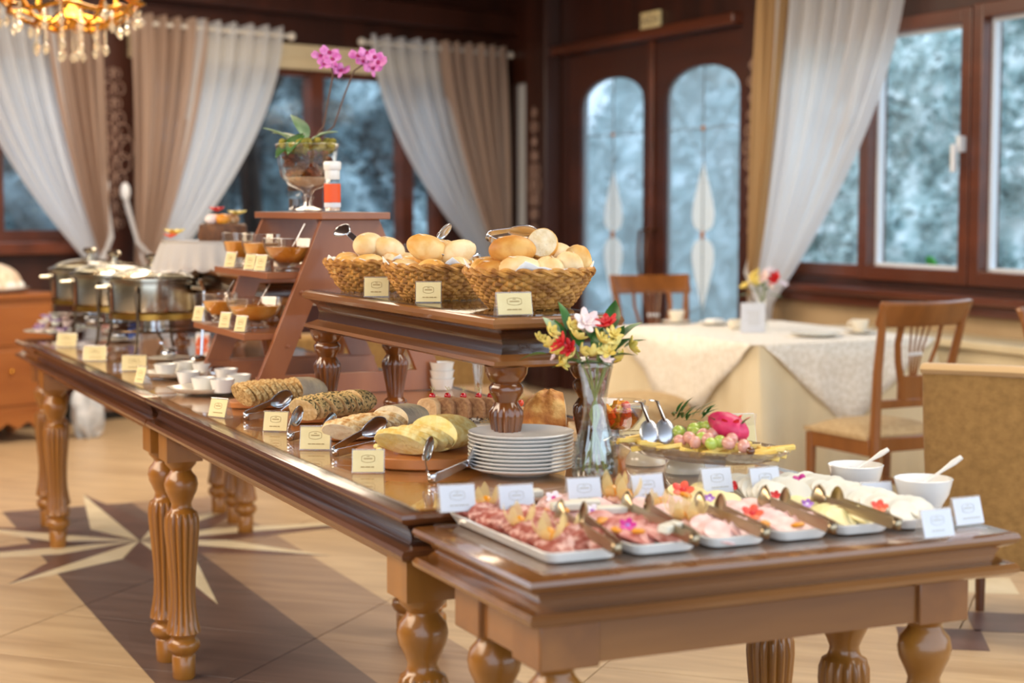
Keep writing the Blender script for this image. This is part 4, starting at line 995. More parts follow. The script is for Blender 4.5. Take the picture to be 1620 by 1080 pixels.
# ---- plates
pc_ = P(824, 748, ZT); ords = ['bottom', 'second', 'third', 'fourth', 'fifth', 'sixth', 'seventh', 'eighth', 'ninth', 'topmost']
pm = None
for i in range(10):
    if pm is None: pm = o = MB().lathe([(0, .003), (.055, .003), (.062, 0), (.066, .003), (.092, .009), (.1085, .0155), (.1095, .017), (.108, .0180), (.092, .0125), (.066, .0075), (0, .0065)], 64, caps=False).build('plate', M['white'])
    else: o = dup(pm)
    o.location = (pc_.x+.001*math.sin(i*2.1), pc_.y+.0012*math.cos(i*1.7), ZT+.0005+i*.0078)
    tag(o, {0: 'bottom plate of the white plate stack', 9: 'topmost plate of the white plate stack'}.get(i, ords[i]+' plate from the bottom of the white stack'), 'plate', 'stacked white plates')

# ---- flower vases
def fl_petals(mb, r, n, c=(0, 0, 0), up=.3, Mx=None, mi=0, wd=.5):
    for i in range(n):
        a = 2*PI*i/n
        mb.ell(r*.5, r*.5*wd, r*.10, 10, 5, mi, (Mx or T(0, 0, 0)) @ T(*c) @ RZ(a) @ RY(-up) @ T(r*.5, 0, 0))
    return mb
M['p_red'] = mat('red_petal', '#c0121c', .5, '#dd3030', 30); M['p_yel'] = mat('yellow_petal', '#d9b93e', .5, '#efe08c', 30); M['p_pink'] = mat('pale_pink_petal', '#efd0cc', .5, '#f7e6e0', 30)
M['p_mag'] = mat('magenta_petal', '#c0187c', .5, '#dc4aa0', 30); M['p_vio'] = mat('violet_petal', '#8a3aa0', .5, '#c79adf', 30); M['p_whi'] = mat('white_petal', '#f0e6ee', .5); M['p_cor'] = mat('coral_petal', '#e0403a', .5, '#f07a50', 30)
M['green'] = mat('dark_green_leaf', '#24501c', .35, '#3f7430', 14); M['green_l'] = mat('pale_green_leaf', '#6f8d62', .45, '#a4bb92', 14); M['stem'] = mat('green_stem', '#6f7f3d', .5, '#8f9c58', 20)
def leafm(mb, L, w_, Mx):
    n = 8; vs = []; fs = []
    for i in range(n+1):
        t = i/n; ww = w_*math.sin(PI*t**.8)*.5+.0004; z = .12*L*math.sin(PI*t)*.8
        vs += [(L*t, -ww, z+.12*ww), (L*t, 0, z-.15*ww), (L*t, ww, z+.12*ww)]
    for i in range(n):
        for j in range(2): a = i*3+j; fs.append((a, a+3, a+4, a+1))
    mb.add(vs, fs, 0, Mx); return mb
def vase(name, label, loc, prof, m='glass', n=48, fl=None):
    t = thing(name, label, 'vase', loc)
    MB().lathe(prof, n, caps=False, flute=fl).build('glass_body', M[m], t, solid=.002); return t
vb = P(941, 757, ZT)
vase('flower_vase', 'tall ribbed glass vase with mixed flowers beside the plate stack', vb, [(0, .006), (.040, .004), (.044, .010), (.045, .035), (.040, .065), (.030, .10), (.0225, .135), (.0225, .16), (.027, .195), (.034, .225), (.037, .245)], fl=lambda a, z: .045*math.sin(12*a+z*25)*(z < .13))
M['water'] = glass('vase_water', (.90, .95, .90), .06)
tag(MB().lathe([(.0, .012), (.038, .012), (.040, .035), (.036, .065), (.027, .098), (.0, .10)], 32, caps=False).build('vase_water', M['water'], loc=vb), 'water standing in the tall ribbed vase', 'water')
bq = thing('flower_bouquet', 'bouquet of yellow, red and pink flowers in the tall ribbed vase', 'flowers', (vb.x, vb.y, ZT+.012), -YAW)
rnd = random.Random(5)
for k in range(9):
    a = k*2*PI/9; x, y = math.cos(a), math.sin(a)
    MB().tube([(.026*x, .026*y, .004), (-.010*x, -.010*y, .12), (.014*x, .014*y, .19), (.045*x, .03*y, .255)], .0022, 5).build('stem', M['stem'], bq)
for (x, z, y, L, w_, yw, pt, mm) in ((-.075, .255, -.02, .060, .034, PI-.2, .25, 'green'), (-.035, .30, .0, .062, .030, PI/2+.9, -1.2, 'green'), (-.01, .27, -.045, .062, .034, 2.2, -.9, 'green'), (.03, .245, -.045, .075, .034, .2, -.1, 'green'), (-.02, .236, -.035, .08, .03, .1, .1, 'green'), (.05, .255, -.03, .065, .040, .5, -.5, 'green'), (.055, .30, -.0, .065, .034, 1.2, -1.2, 'green'), (.06, .27, 0, .05, .035, .8, -.9, 'green'), (.0, .30, 0, .04, .03, 1.5, -1.1, 'green_l'),
                                (-.055, .285, -.025, .055, .045, 2.6, -.9, 'green_l'), (.02, .28, -.04, .06, .035, 2.0, -.8, 'green'), (.075, .285, .0, .055, .04, .3, -.6, 'green_l'), (-.01, .245, -.04, .06, .03, 3.0, .3, 'green'), (.0, .235, -.04, .07, .034, 2.7, -.05, 'green'), (.03, .24, -.05, .06, .034, .8, -.2, 'green'), (-.05, .27, .01, .06, .034, 1.9, -1.0, 'green'), (.02, .26, -.05, .055, .03, .9, -1.1, 'green'), (.04, .275, -.04, .05, .03, 2.4, -1.0, 'green_l'), (.08, .265, .01, .05, .03, .2, -.3, 'green')):
    leafm(MB(), L, w_, T(x-.022, y, z-.012) @ RZ(yw) @ RY(pt)).build('leaf', M[mm], bq)
def blossom(kind, x, y, z, r, mk, t=bq):
    mb = MB(); tl = Euler((rnd.uniform(.5, 1.2), rnd.uniform(-.5, .5), rnd.uniform(0, 6))).to_matrix().to_4x4(); Mx = T(x-(.022 if t is bq else 0), y, z) @ tl
    fl_petals(mb, r, 6, up=.55, Mx=Mx); fl_petals(mb, r*.7, 5, up=1.0, Mx=Mx @ RZ(.4)); mb.build('blossom', M[mk], t)
blossom(0, -.045, -.045, .262, .030, 'p_red'); blossom(0, -.030, -.045, .255, .024, 'p_red'); blossom(0, .045, -.03, .300, .030, 'p_red')
for (x, y, z, r) in ((-.07, -.03, .285, .024), (-.07, -.035, .26, .022), (-.03, -.03, .295, .024), (-.025, -.045, .24, .022), (.03, -.05, .27, .030), (.045, -.05, .25, .026), (-.05, -.03, .225, .024), (.09, -.01, .255, .026), (.075, -.02, .235, .02), (-.04, -.05, .225, .02), (-.01, -.05, .25, .02), (.055, -.03, .28, .024), (-.055, -.045, .245, .022), (-.015, -.05, .275, .022), (.015, -.055, .245, .024), (.065, -.04, .262, .022), (-.09, -.02, .27, .02)): blossom(0, x, y, z, r, 'p_yel')
for (x, y, z, r) in ((.0, -.03, .305, .034), (.012, -.02, .295, .03), (.04, -.055, .232, .018), (-.06, -.04, .238, .012)): blossom(0, x, y, z, r, 'p_pink')
# small vase on the dining table
v2 = P(1205, 520, TZ); v2.y = min(v2.y, 7.5)
vase('flower_vase', 'small glass vase of yellow and red flowers on the dining table', v2, [(0, .004), (.030, .003), (.034, .02), (.030, .06), (.022, .10), (.028, .15)], n=24)
b2 = thing('flower_bouquet', 'yellow, white and red flowers in the small vase on the dining table', 'flowers', (v2.x, v2.y, TZ+.01), -YAW)
for k in range(5): a = k*1.25; MB().tube([(.015*math.cos(a), .015*math.sin(a), 0), (-.005*math.cos(a), 0, .1), (.05*math.cos(a), .03*math.sin(a), .25)], .0025, 5).build('stem', M['stem'], b2)
for (x, z, mk, r) in ((-.055, .23, 'p_yel', .05), (-.03, .26, 'p_yel', .04), (-.085, .20, 'p_yel', .035), (.01, .245, 'p_pink', .045), (.035, .27, 'p_whi', .04), (.065, .24, 'p_red', .05), (.03, .20, 'p_pink', .035), (.10, .21, 'p_whi', .03)): blossom(0, x, -.02, z, r, mk, b2)
for (x, z, yw, pt) in ((-.01, .2, 1.5, -1.2), (.0, .18, .2, -.3), (-.02, .17, 3, -.3), (.03, .16, .1, .2), (-.05, .16, 3, .1)): leafm(MB(), .08, .04, T(x, -.02, z) @ RZ(yw) @ RY(pt)).build('leaf', M['green'], b2)
# ================================================================ CONSOLE: TRAYS OF COLD CUTS
ZC = .8045
M['steel_t'] = mat('worn_steel', '#a8977c', .3, metal=1)
M['salami'] = mat('salami_slice', '#9c4a3c', .45, '#e0b0a0', 55, lo=.42, hi=.6, c3='#b76a5a'); M['ham'] = mat('ham_slice', '#dfa79c', .4, '#f0cfc6', 30, lo=.35, hi=.65)
M['ham_d'] = mat('cured_ham_slice', '#b8584c', .4, '#e2a396', 35, lo=.35, hi=.65); M['cheese_y'] = mat('yellow_cheese', '#ead88e', .4, '#f3e7b4', 12); M['cheese_w'] = mat('white_cheese', '#dfd8c4', .45, '#ebe5d4', 12)
def platter(x0, x1, y0, y1, label):
    t = thing('serving_platter', label, 'platter', ((x0+x1)/2, (y0+y1)/2, ZC), 0, 'white rectangular platters'); hx, hy = (x1-x0)/2, (y1-y0)/2
    def loop(ix, z, r=.02):
        pts = []
        for (cx, cy, a0) in ((hx-ix-r, hy-ix-r, 0), (-hx+ix+r, hy-ix-r, PI/2), (-hx+ix+r, -hy+ix+r, PI), (hx-ix-r, -hy+ix+r, 1.5*PI)):
            for k in range(5): a = a0+k*PI/8; pts.append((cx+r*math.cos(a), cy+r*math.sin(a), z))
        return pts
    vs = []; prof = [(.020, 0), (.010, .002), (.001, .016), (0, .019), (.004, .020), (.013, .010), (.020, .007)]
    for (i, z) in prof: vs += loop(i, z)
    fs = []
    for j in range(len(prof)-1):
        for i in range(20): i2 = (i+1) % 20; fs.append((j*20+i, j*20+i2, (j+1)*20+i2, (j+1)*20+i))
    fs += [tuple(range(19, -1, -1)), tuple((len(prof)-1)*20+i for i in range(20))]
    MB().add(vs, fs).build('dish', M['white'], t); return t
def disc_slice(m, r, th=.0025, wavy=.004, n=20):
    def top(z): return [(r*math.cos(2*PI*i/n), r*math.sin(2*PI*i/n), z+wavy*math.sin(2*2*PI*i/n)) for i in range(n)]
    vs = top(0)+top(th)+[(0, 0, 0), (0, 0, th+.001)]; fs = []
    for i in range(n): j = (i+1) % n; fs += [(i, j, n+j, n+i), (n+i, n+j, 2*n+1), (j, i, 2*n)]
    return MB().add(vs, fs)
sl_cache = {}
def fill(x0, x1, y0, y1, kinds, label, grp, r=.032, name='meat_slice', cat='cold cut', cols=2, step=.024, lean=.42, seed=1, zoff=0):
    rnd = random.Random(seed); n = int((y1-y0-.03)/step)
    for c in range(cols):
        cx = x0+(x1-x0)*(c+.5)/cols
        for k in range(n):
            mk = kinds[k*len(kinds)//n]; key = (mk, name)
            if key not in sl_cache: o = disc_slice(mk, .032).build(name, M[mk]); sl_cache[key] = o
            else: o = dup(sl_cache[key])
            o.location = (cx+rnd.uniform(-.004, .004), y1-.03-k*step+rnd.uniform(-.003, .003), ZC+.020+rnd.uniform(0, .003)+zoff)
            o.rotation_euler = (lean+rnd.uniform(-.1, .15), rnd.uniform(-.18, .18), rnd.uniform(-.3, .3)); o.scale = (r/.032,)*3; tag(o, label+', '+('left', 'right')[c]+' column, '+ORD[n-1-k]+' from the front', cat, grp)
TR = [(1.172, 1.315), (1.330, 1.463), (1.475, 1.600), (1.612, 1.727), (1.739, 1.857), (1.868, 1.965)]
TY0, TY1 = 2.425, 2.845
tl = ['white platter of salami at the left end of the console', 'white platter of cured ham and cheese, second from the left on the console', 'white platter of pale ham, third from the left on the console', 'white platter of pink ham, fourth from the left on the console', 'white platter of yellow cheese slices, fifth from the left on the console', 'white platter of white cheese at the right end of the row of platters']
for (a, b_), l in zip(TR, tl): platter(a, b_, TY0, TY1, l)
fill(TR[0][0]+.012, TR[0][1]-.012, TY0+.015, TY1, ['salami'], 'salami slice on the leftmost platter', 'salami slices', .034, seed=1)
fill(TR[1][0]+.012, TR[1][1]-.012, TY0+.015, TY0+.255, ['ham_d'], 'cured ham slice, front of second platter', 'cured ham slices', .032, seed=2)
fill(TR[1][0]+.012, TR[1][1]-.012, TY0+.25, TY1, ['ham'], 'pale ham slice, back of second platter', 'pale ham slices on the second platter', .032, seed=22)
fill(TR[2][0]+.012, TR[2][1]-.012, TY0, TY1, ['ham'], 'pale ham slice on the third platter', 'pale ham slices', .030, seed=3)
fill(TR[3][0]+.012, TR[3][1]-.012, TY0, TY0+.24, ['ham'], 'pink ham slice, front of fourth platter', 'pink ham slices', .029, seed=4)
fill(TR[3][0]+.012, TR[3][1]-.012, TY0+.25, TY1, ['cheese_y'], 'pale cheese slice, back of fourth platter', 'cheese slices on the fourth platter', .029, 'cheese_slice', 'cheese', seed=5)
fill(TR[4][0]+.012, TR[4][1]-.012, TY0, TY0+.22, ['cheese_y'], 'yellow cheese slice, front of fifth platter', 'cheese slices on the fifth platter', .029, 'cheese_slice', 'cheese', seed=6)
fill(TR[4][0]+.012, TR[4][1]-.012, TY0+.23, TY1, ['cheese_w'], 'white cheese slice, back of fifth platter', 'white cheese slices on the fifth platter', .031, 'cheese_slice', 'cheese', lean=.8, step=.017, seed=7, zoff=.008)
fill(TR[5][0]+.008, TR[5][1]-.008, TY0, TY1, ['cheese_w'], 'white cheese slice on the rightmost platter', 'white cheese slices on the rightmost platter', .027, 'cheese_slice', 'cheese', lean=.7, step=.018, seed=8, zoff=.005)
# cheese sticks
for i, (px, py, rz) in enumerate(((895, 806, .3), (925, 802, .2), (820, 790, .5), (835, 786, .4), (1060, 840, 1.0), (968, 812, .2))):
    q = P(px, py, ZC+.030); o = MB().box(-.028, .028, -.011, .011, 0, .014).build('cheese_piece', M['cheese_w'], bevel=.003, loc=q, rot=(.1, 0, rz-YAW)); tag(o, ['white cheese stick behind the second platter, left one of the pair', 'white cheese stick behind the second platter, right one of the pair', 'white cheese stick at the back of the salami platter, nearer the camera', 'white cheese stick at the back of the salami platter, farther one', 'white cheese stick at the front right of the second platter', 'white cheese stick beside the tall physalis'][i], 'cheese', 'white cheese sticks')
# dried apricots
M['apricot'] = mat('apricot', '#e08a1e', .4, '#f0a93c', 30)
for i, (px, py) in enumerate(((862, 808), (893, 806), (905, 802), (948, 826), (975, 838), (1010, 840), (955, 822), (1065, 790), (1085, 783), (1262, 830), (1210, 828), (1045, 790))):
    q = P(px, py, ZC+.032); o = MB().ell(.013, .010, .005, 12, 6, fn=lambda a, p: 1+.1*math.sin(2*a)).build('dried_apricot', M['apricot'], loc=q, rot=(.2*math.sin(i), .2*math.cos(i*2), i)) ; tag(o, ['dried apricot at the back right of the salami platter', 'dried apricot under the white stick behind the second platter', 'dried apricot beside the tongs of the second platter', 'dried apricot left of the magenta blossom', 'dried apricot touching the magenta blossom at its left', 'dried apricot right of the magenta blossom', 'dried apricot at the left rim of the second platter', 'dried apricot left of the coral star-shaped blossom', 'dried apricot right of the coral star-shaped blossom', 'dried apricot at the front right of the fourth platter', 'dried apricot below the coral blossom of the fourth platter', 'dried apricot at the back of the third platter'][i], 'fruit', 'dried apricots on the platters')
# tongs lying between the platters (hinge at the front)
for (hx, hy, tx, ty, lab) in ((975, 866, 897, 808, 'tongs between the first and second platters from the left'), (1098, 852, 1000, 795, 'tongs between the second and third platters'), (1210, 842, 1112, 795, 'tongs between the third and fourth platters'), (1316, 834, 1215, 785, 'tongs between the fourth and fifth platters'), (1418, 828, 1296, 784, 'tongs between the fifth and rightmost platters')):
    a = P(hx, hy, ZC+.030); b_ = P(tx, ty, ZC+.042); tongs(a, b_, 'brushed steel '+lab, .012, .15, 'steel_t', 'tongs on the cold cut platters', .045)
# physalis with papery husks
M['husk'] = sheer('papery_husk', '#e9d49a', .30, .5); M['berry'] = mat('physalis_berry', '#e8951a', .25, '#f2ac34', 20, coat=.4)
ph = None
def physalis(px, py, z, s_, label, i):
    t = thing('physalis', label, 'fruit', P(px, py, z), i*1.3, 'physalis fruits with open husks'); t.scale = (s_,)*3
    MB().ell(.0105, .0105, .0105, 16, 10, M=T(0, 0, .0115)).build('berry', M['berry'], t)
    for k in range(5):
        a = k*2*PI/5
        def f(u, v):
            w_ = .0085*math.sin(PI*min(1, .12+v*.88))**.8; r = .005+.016*math.sin(PI*v*.62)+.004*v; an = a; x = r; y = (u-.5)*2*w_
            return (x*math.cos(an)-y*math.sin(an), x*math.sin(an)+y*math.cos(an), .001+.040*v)
        MB().grid(f, 5, 8).build('husk_leaf', M['husk'], t)
for i, (px, py, s_, lab) in enumerate(((769, 805, 1.15, 'physalis standing at the back left of the salami platter'), (822, 838, 1.15, 'physalis in the middle of the salami platter'), (868, 858, 1.2, 'physalis nearest the camera on the salami platter'), (897, 846, .9, 'small physalis right of the nearest one, by the tongs'),
        (968, 790, 1.3, 'leftmost of the tall physalis behind the second platter'), (990, 796, 1.3, 'tall physalis behind the second platter, beside the tongs'), (1012, 782, 1.0, 'physalis at the back of the third platter'), (1040, 806, .9, 'physalis in the third platter, left of its flower'), (1075, 826, 1.1, 'physalis at the centre of the third platter'), (1096, 828, 1.1, 'physalis at the right side of the third platter'))):
    physalis(px, py, ZC+.022, s_, lab, i)
# loose blossoms on the platters
def loose(px, py, mk, r, label, mc=None, n=5, z=ZC+.035, tl_=.6):
    t = thing('blossom', label, 'flower', P(px, py, z), -YAW, 'loose blossoms on the platters')
    fl_petals(MB(), r, n, up=.35, Mx=RX(tl_), wd=.75).build('petals', M[mk], t)
    MB().ell(r*.28, r*.28, r*.2, 10, 6, M=RX(tl_) @ T(0, 0, r*.12)).build('flower_centre', M[mc or mk], t)
for a in ((876, 789, 'p_whi', .018, 'white blossom with a crimson centre at the back of the salami platter', 'p_mag'), (937, 809, 'p_whi', .016, 'white blossom with a violet centre on the second platter', 'p_vio'), (993, 832, 'p_mag', .017, 'magenta blossom on the second platter', 'p_vio'),
          (1080, 777, 'p_cor', .024, 'coral star-shaped blossom at the back of the third platter', 'p_red'), (1122, 789, 'p_vio', .012, 'lavender blossom on the third platter', 'p_whi'), (1160, 770, 'p_red', .014, 'red blossom at the back of the fourth platter', 'p_red'), (1190, 814, 'p_cor', .022, 'coral star-shaped blossom in the middle of the fourth platter', 'p_red'),
          (1267, 763, 'p_mag', .020, 'magenta blossom on the white cheese behind the fifth platter', 'p_mag'), (1227, 784, 'p_red', .012, 'red blossom beside the tongs of the fourth platter', 'p_red'), (1277, 798, 'p_vio', .013, 'pale violet blossom on the fifth platter', 'p_whi'), (1391, 803, 'p_cor', .018, 'coral blossom on the rightmost platter', 'p_cor')): loose(a[0], a[1], a[2], a[3], a[4], a[5])
# white cards
for i, (px, py, z, rz, lab) in enumerate(((722, 808, ZT, -.15, 'white card at the left end, behind the salami platter'), (815, 808, ZT, -.1, 'white card below the plate stack, behind a physalis'), (922, 796, ZT, -.1, 'white card in front of the tall vase'), (1022, 790, ZT, -.05, 'white card behind the tall physalis of the third platter'), (1131, 779, ZT, .0, 'white card in front of the fruit platter, left one of the pair'), (1207, 778, ZT, .0, 'white card in front of the fruit platter, right one of the pair'),
        (1385, 802, ZC, -.1, 'white card between the two white bowls'), (1478, 848, ZC, .0, 'white card at the front right corner of the console'), (1526, 828, ZC, .05, 'white card farthest right on the console'))):
    card(px, py, z+.0005, rz, lab, .068, .048, True, i)
# bowls with spoons
M['cream_food'] = mat('cream_spread', '#f2ead8', .4, '#f8f3e6', 15)
def bowl_spoon(px, py, r, label, sl, tipdir):
    c = P(px, py, ZC); t = thing('white_bowl', label, 'bowl', c, 0, 'white bowls at the right of the console')
    MB().lathe([(0, .002), (r*.62, .001), (r*.66, .006), (r*.88, .028), (r*.97, .050), (r, .056), (r*.965, .057), (r*.93, .050), (r*.8, .022), (0, .012)], 40, caps=False).build('bowl_body', M['white'], t)
    MB().lathe([(0, .046), (r*.5, .044), (r*.925, .040)], 32, caps=False).build('spread', M['cream_food'], t)
    s_ = thing('serving_spoon', sl, 'spoon', c+Vector((0, 0, .045))); d = Vector(tipdir)
    MB().tube([(0, 0, 0), d*.5, d*.8, d], [.0045, .006, .0115, .009], 8, flat=.5).build('handle', M['white'], s_)
    MB().ell(.016, .022, .006, 12, 6, M=T(-.01, -.004, .0)).build('spoon_bowl', M['white'], s_)
rt = _r; fw = Vector((_fh[0], _fh[1], 0))
bowl_spoon(1353, 778, .056, 'white bowl farther from the camera, behind the rightmost platter', 'white spoon in the farther white bowl', rt*.065+Vector((0, 0, .042)))
bowl_spoon(1460, 802, .056, 'white bowl nearer the camera, at the right end of the console', 'white spoon in the nearer white bowl', rt*.072+Vector((0, 0, .052)))

# ================================================================ FAR SIDE OF THE NEAR BUFFET
# fruit platter on two upturned bowls
for (px, py, lab) in ((1021, 733, 'upturned white bowl under the left part of the fruit platter'), (1084, 746, 'upturned white bowl under the middle of the fruit platter')):
    o = MB().lathe([(.043, 0), (.044, .003), (.040, .016), (.030, .030), (.018, .036), (.018, .039), (0, .039)], 32, M=T(0, 0, 0)).build('upturned_bowl', M['ivory'], loc=P(px, py, ZT)); tag(o, lab, 'bowl', 'upturned bowls under the fruit platter')
pA = P(985, 706, ZT+.046); pB = P(1238, 735, ZT+.046); pm_ = (pA+pB)/2; Lp = (pB-pA).length/2; ang = math.atan2(pB.y-pA.y, pB.x-pA.x)
M['cutglass'] = glass('cut_glass', (.80, .76, .72), .22, .10, haze=.12, hcol=(.62, .56, .50))
t = thing('fruit_platter', 'oval cut-glass platter of fruit and cheese beside the tall vase', 'platter', (pm_.x, pm_.y, ZT+.0395), ang); ry = .105
def plf(a, z): return .018*math.sin(40*a)*(z > .012)
MB().lathe([(0, 0), (.70, .002), (.86, .010), (1.0, .026), (1.02, .030), (.99, .030), (.85, .014), (0, .006)], 160, M=S(Lp, ry, 1), flute=plf, caps=False).build('glass_dish', M['cutglass'], t)
M['mango'] = mat('yellow_cheese_sticks', '#ecc04a', .4, '#f4d77e', 25); M['grape_g'] = mat('green_grape', '#a9bf4a', .22, '#c3d066', 20, coat=.4, sss=.1); M['grape_r'] = mat('pink_grape', '#d88f7c', .22, '#e8b29e', 20, coat=.4); M['cherry'] = mat('red_cherry', '#a80f1a', .12, '#c8202a', 20, coat=.7)
M['berry_p'] = mat('dragonfruit_skin', '#c01850', .4, '#e0406c', 30)
rnd = random.Random(11); pr = {}
M['steel_b'] = mat('bright_steel', '#c8ccd4', .3, metal=.8)
def fruit(name, mk, x, y, z, r, label, grp, cat='fruit', sh=(1, 1, 1), rot=None):
    key = (name, mk)
    if key not in pr: o = MB().ell(1, 1, 1, 14, 9).build(name, M[mk]); pr[key] = o
    else: o = dup(pr[key])
    v = Vector((x*math.cos(ang)-y*math.sin(ang), x*math.sin(ang)+y*math.cos(ang), z)); o.location = Vector((pm_.x, pm_.y, ZT+.0395))+v
    o.scale = (r*sh[0], r*sh[1], r*sh[2]); o.rotation_euler = rot or (rnd.random(), rnd.random(), rnd.random()*6); return tag(o, label, cat, grp)
sk0 = None
for i in range(46):
    u = rnd.uniform(-.86, .86); v = rnd.uniform(-.85, .8)*math.sqrt(1-u*u)
    if sk0 is None: sk0 = o = MB().box(-.026, .026, -.0065, .0065, -.0045, .0045).build('cheese_stick', M['mango'], bevel=.0015)
    else: o = dup(sk0)
    x, y = u*Lp, v*ry; o.location = (pm_.x+x*math.cos(ang)-y*math.sin(ang), pm_.y+x*math.sin(ang)+y*math.cos(ang), ZT+.058+rnd.random()*.016); o.rotation_euler = (rnd.uniform(-.2, .2), rnd.uniform(-.25, .25), rnd.uniform(-.7, .7)); tag(o, 'yellow cheese stick scattered on the fruit platter', 'cheese', 'cheese sticks on the fruit platter')
for (x, y, z) in ((-.045, -.01, .048), (-.03, .02, .05), (-.012, -.005, .056), (.006, .02, .055), (.0, -.015, .048), (-.06, .015, .044), (.02, .0, .062), (-.02, .035, .054), (.035, -.045, .045), (.065, -.055, .038), (.075, -.04, .042), (.025, .03, .06)): fruit('grape', 'grape_g', x, y, z+.004, .0125, 'green grape in the heap on the fruit platter', 'green grapes', sh=(1, 1, 1.12))
for (x, y, z) in ((.01, -.05, .044), (.028, -.03, .05), (.045, -.02, .052), (.05, -.045, .045), (.09, -.02, .046), (.095, -.04, .040), (.06, 0, .055), (-.01, -.055, .036), (.03, -.06, .038), (.125, -.03, .036)): fruit('grape', 'grape_r', x, y, z+.004, .0125, 'pink grape in the heap on the fruit platter', 'pink grapes', sh=(1, 1, 1.15))
for (x, y, z) in ((-.095, -.035, .042), (-.085, -.025, .046)): fruit('cherry', 'cherry', x, y, z, .011, 'dark red cherry left of the green grapes on the fruit platter', 'cherries on the fruit platter')
fruit('olive', 'leg_dark', .15, -.045, .034, .009, 'dark olive at the right end of the fruit platter', None)
t = thing('dragon_fruit', 'crimson spiky fruit piece behind the pink grapes on the fruit platter', 'fruit', (pm_.x+.075*math.cos(ang), pm_.y+.075*math.sin(ang)+.01, ZT+.110), ang)
MB().ell(.044, .03, .026, 20, 12, M=RY(.35), fn=lambda a, p: 1+.08*math.sin(6*a)*math.cos(p)).build('flesh', M['berry_p'], t)
for k in range(9): a = k*.7; leafm(MB(), .026, .012, T(.030*math.cos(a), .018*math.sin(a), .004) @ RZ(a) @ RY(-.7)).build('scale_leaf', M['green'] if k % 3 == 0 else M['p_red'], t)
t = thing('herb_sprig', 'green herb sprig at the back of the fruit platter', 'herb', (pm_.x+.01, pm_.y+.05, ZT+.115), ang)
for k in range(22): a = rnd.uniform(-.6, .6)+PI*(k % 2)*.15; leafm(MB(), rnd.uniform(.03, .05), .007, T(rnd.uniform(-.05, .03), rnd.uniform(-.01, .02), rnd.uniform(-.01, .012)) @ RZ(a+rnd.uniform(-1, 1)) @ RY(-rnd.uniform(0, .8))).build('sprig_leaf', M['green'], t)
for (px, py, lab) in ((1027, 684, 'left of two steel spoons leaning on the fruit platter'), (1052, 682, 'right of two steel spoons leaning on the fruit platter')):
    q = P(px, py, ZT+.10); q = TP(px, py, pm_+Vector((0, .03, .07))); t = thing('serving_spoon', lab, 'spoon', q, -YAW, 'steel spoons at the fruit platter')
    MB().ell(.020, .006, .028, 16, 10, M=RX(-.5)).build('spoon_bowl', M['steel_b'], t)
    MB().tube([(0, .0, .02), (-.012, .05, .055), (-.02, .12, .05)], [.004, .0035, .005], 6, flat=.5).build('handle', M['chrome'], t)
for (px, py, w_, lab) in ((1000, 692, .07, 'gold-edged card lying behind the left end of the fruit platter'), (1170, 706, .07, 'cream card standing behind the right end of the fruit platter')):
    q = P(px, py, ZT); q = Vector((q.x, max(q.y, pm_.y+.15), ZT+.0005)); d = TP(px, py, Vector((q.x, q.y, ZT+.05))); card(0, 0, ZT+.0005, -.2, lab, .075, .075, False, 1, at=Vector((d.x, d.y, 0)))
# glass bowl of cut fruit
fb_ = Vector((1.83, 3.50, ZT)); q = TP(975, 665, fb_+Vector((0, 0, .05)))
t = thing('glass_bowl', 'footed glass bowl of cut fruit behind the tall vase', 'bowl', (q.x, q.y, ZT+.0005)); r = .068
MB().lathe([(0, .004), (.030, .002), (.032, .006), (.012, .014), (.014, .022), (r*.6, .034), (r*.9, .060), (r, .095), (r*1.0, .098)], 40, caps=False).build('glass_body', M['glass'], t, solid=.0018)
MB().lathe([(0, .028), (r*.55, .036), (r*.84, .060), (r*.9, .075), (0, .076)], 32, caps=False).build('juice', glass('fruit_juice', (.85, .45, .16), .05), t)
for i in range(34):
    a = rnd.uniform(0, 2*PI); zz = rnd.uniform(.042, .088); rr_ = rnd.uniform(0, r*.78)*min(1, (zz-.02)/.05); mk = ['p_cor', 'apricot', 'grape_g', 'p_cor', 'mango'][i % 5]
    key = ('fc', mk)
    if key not in pr: o = MB().box(-1, 1, -.8, .8, -.7, .7).build('fruit_chunk', M[mk], bevel=.25); pr[key] = o
    else: o = dup(pr[key])
    o.location = (q.x+rr_*math.cos(a), q.y+rr_*math.sin(a), ZT+zz); o.scale = (.0105,)*3; o.rotation_euler = (rnd.random()*3, rnd.random()*3, rnd.random()*3); tag(o, {'p_cor': 'red', 'apricot': 'orange', 'grape_g': 'green', 'mango': 'yellow'}[mk]+' fruit chunk in the footed glass bowl', 'fruit', {'p_cor': 'red', 'apricot': 'orange', 'grape_g': 'green', 'mango': 'yellow'}[mk]+' fruit chunks in the glass bowl')

# tray of small cakes with cherries, then sandwiches with tomatoes
M['sponge'] = mat('cocoa_sponge', '#8a5f40', .8, '#a98058', 70, bump=.5, bscale=150); M['sponge_l'] = mat('pale_sponge', '#cfa677', .8, '#e0bd90', 60, bump=.4, bscale=120); M['choc'] = mat('dark_chocolate', '#26130c', .3, '#3d2015', 40); M['tomato'] = mat('cherry_tomato', '#d0341c', .15, '#e2502c', 20, coat=.6); M['pick'] = mat('bamboo_pick', '#c9c084', .6)
def whiteray(c, hx, hy, rz, label):
    t = thing('serving_tray', label, 'tray', c, rz); MB().ring([(.012, 0), (.0, .012), (.0, .015), (.006, .015), (.014, .006)], -hx, hx, -hy, hy).build('tray_body', M['white'], t); return t
tr1 = P(742, 668, ZT+.01); whiteray(Vector((tr1.x+.035, tr1.y+.04, ZT+.0005)), .095, .155, -.55, 'white tray of cocoa cake pieces behind the corn loaf')
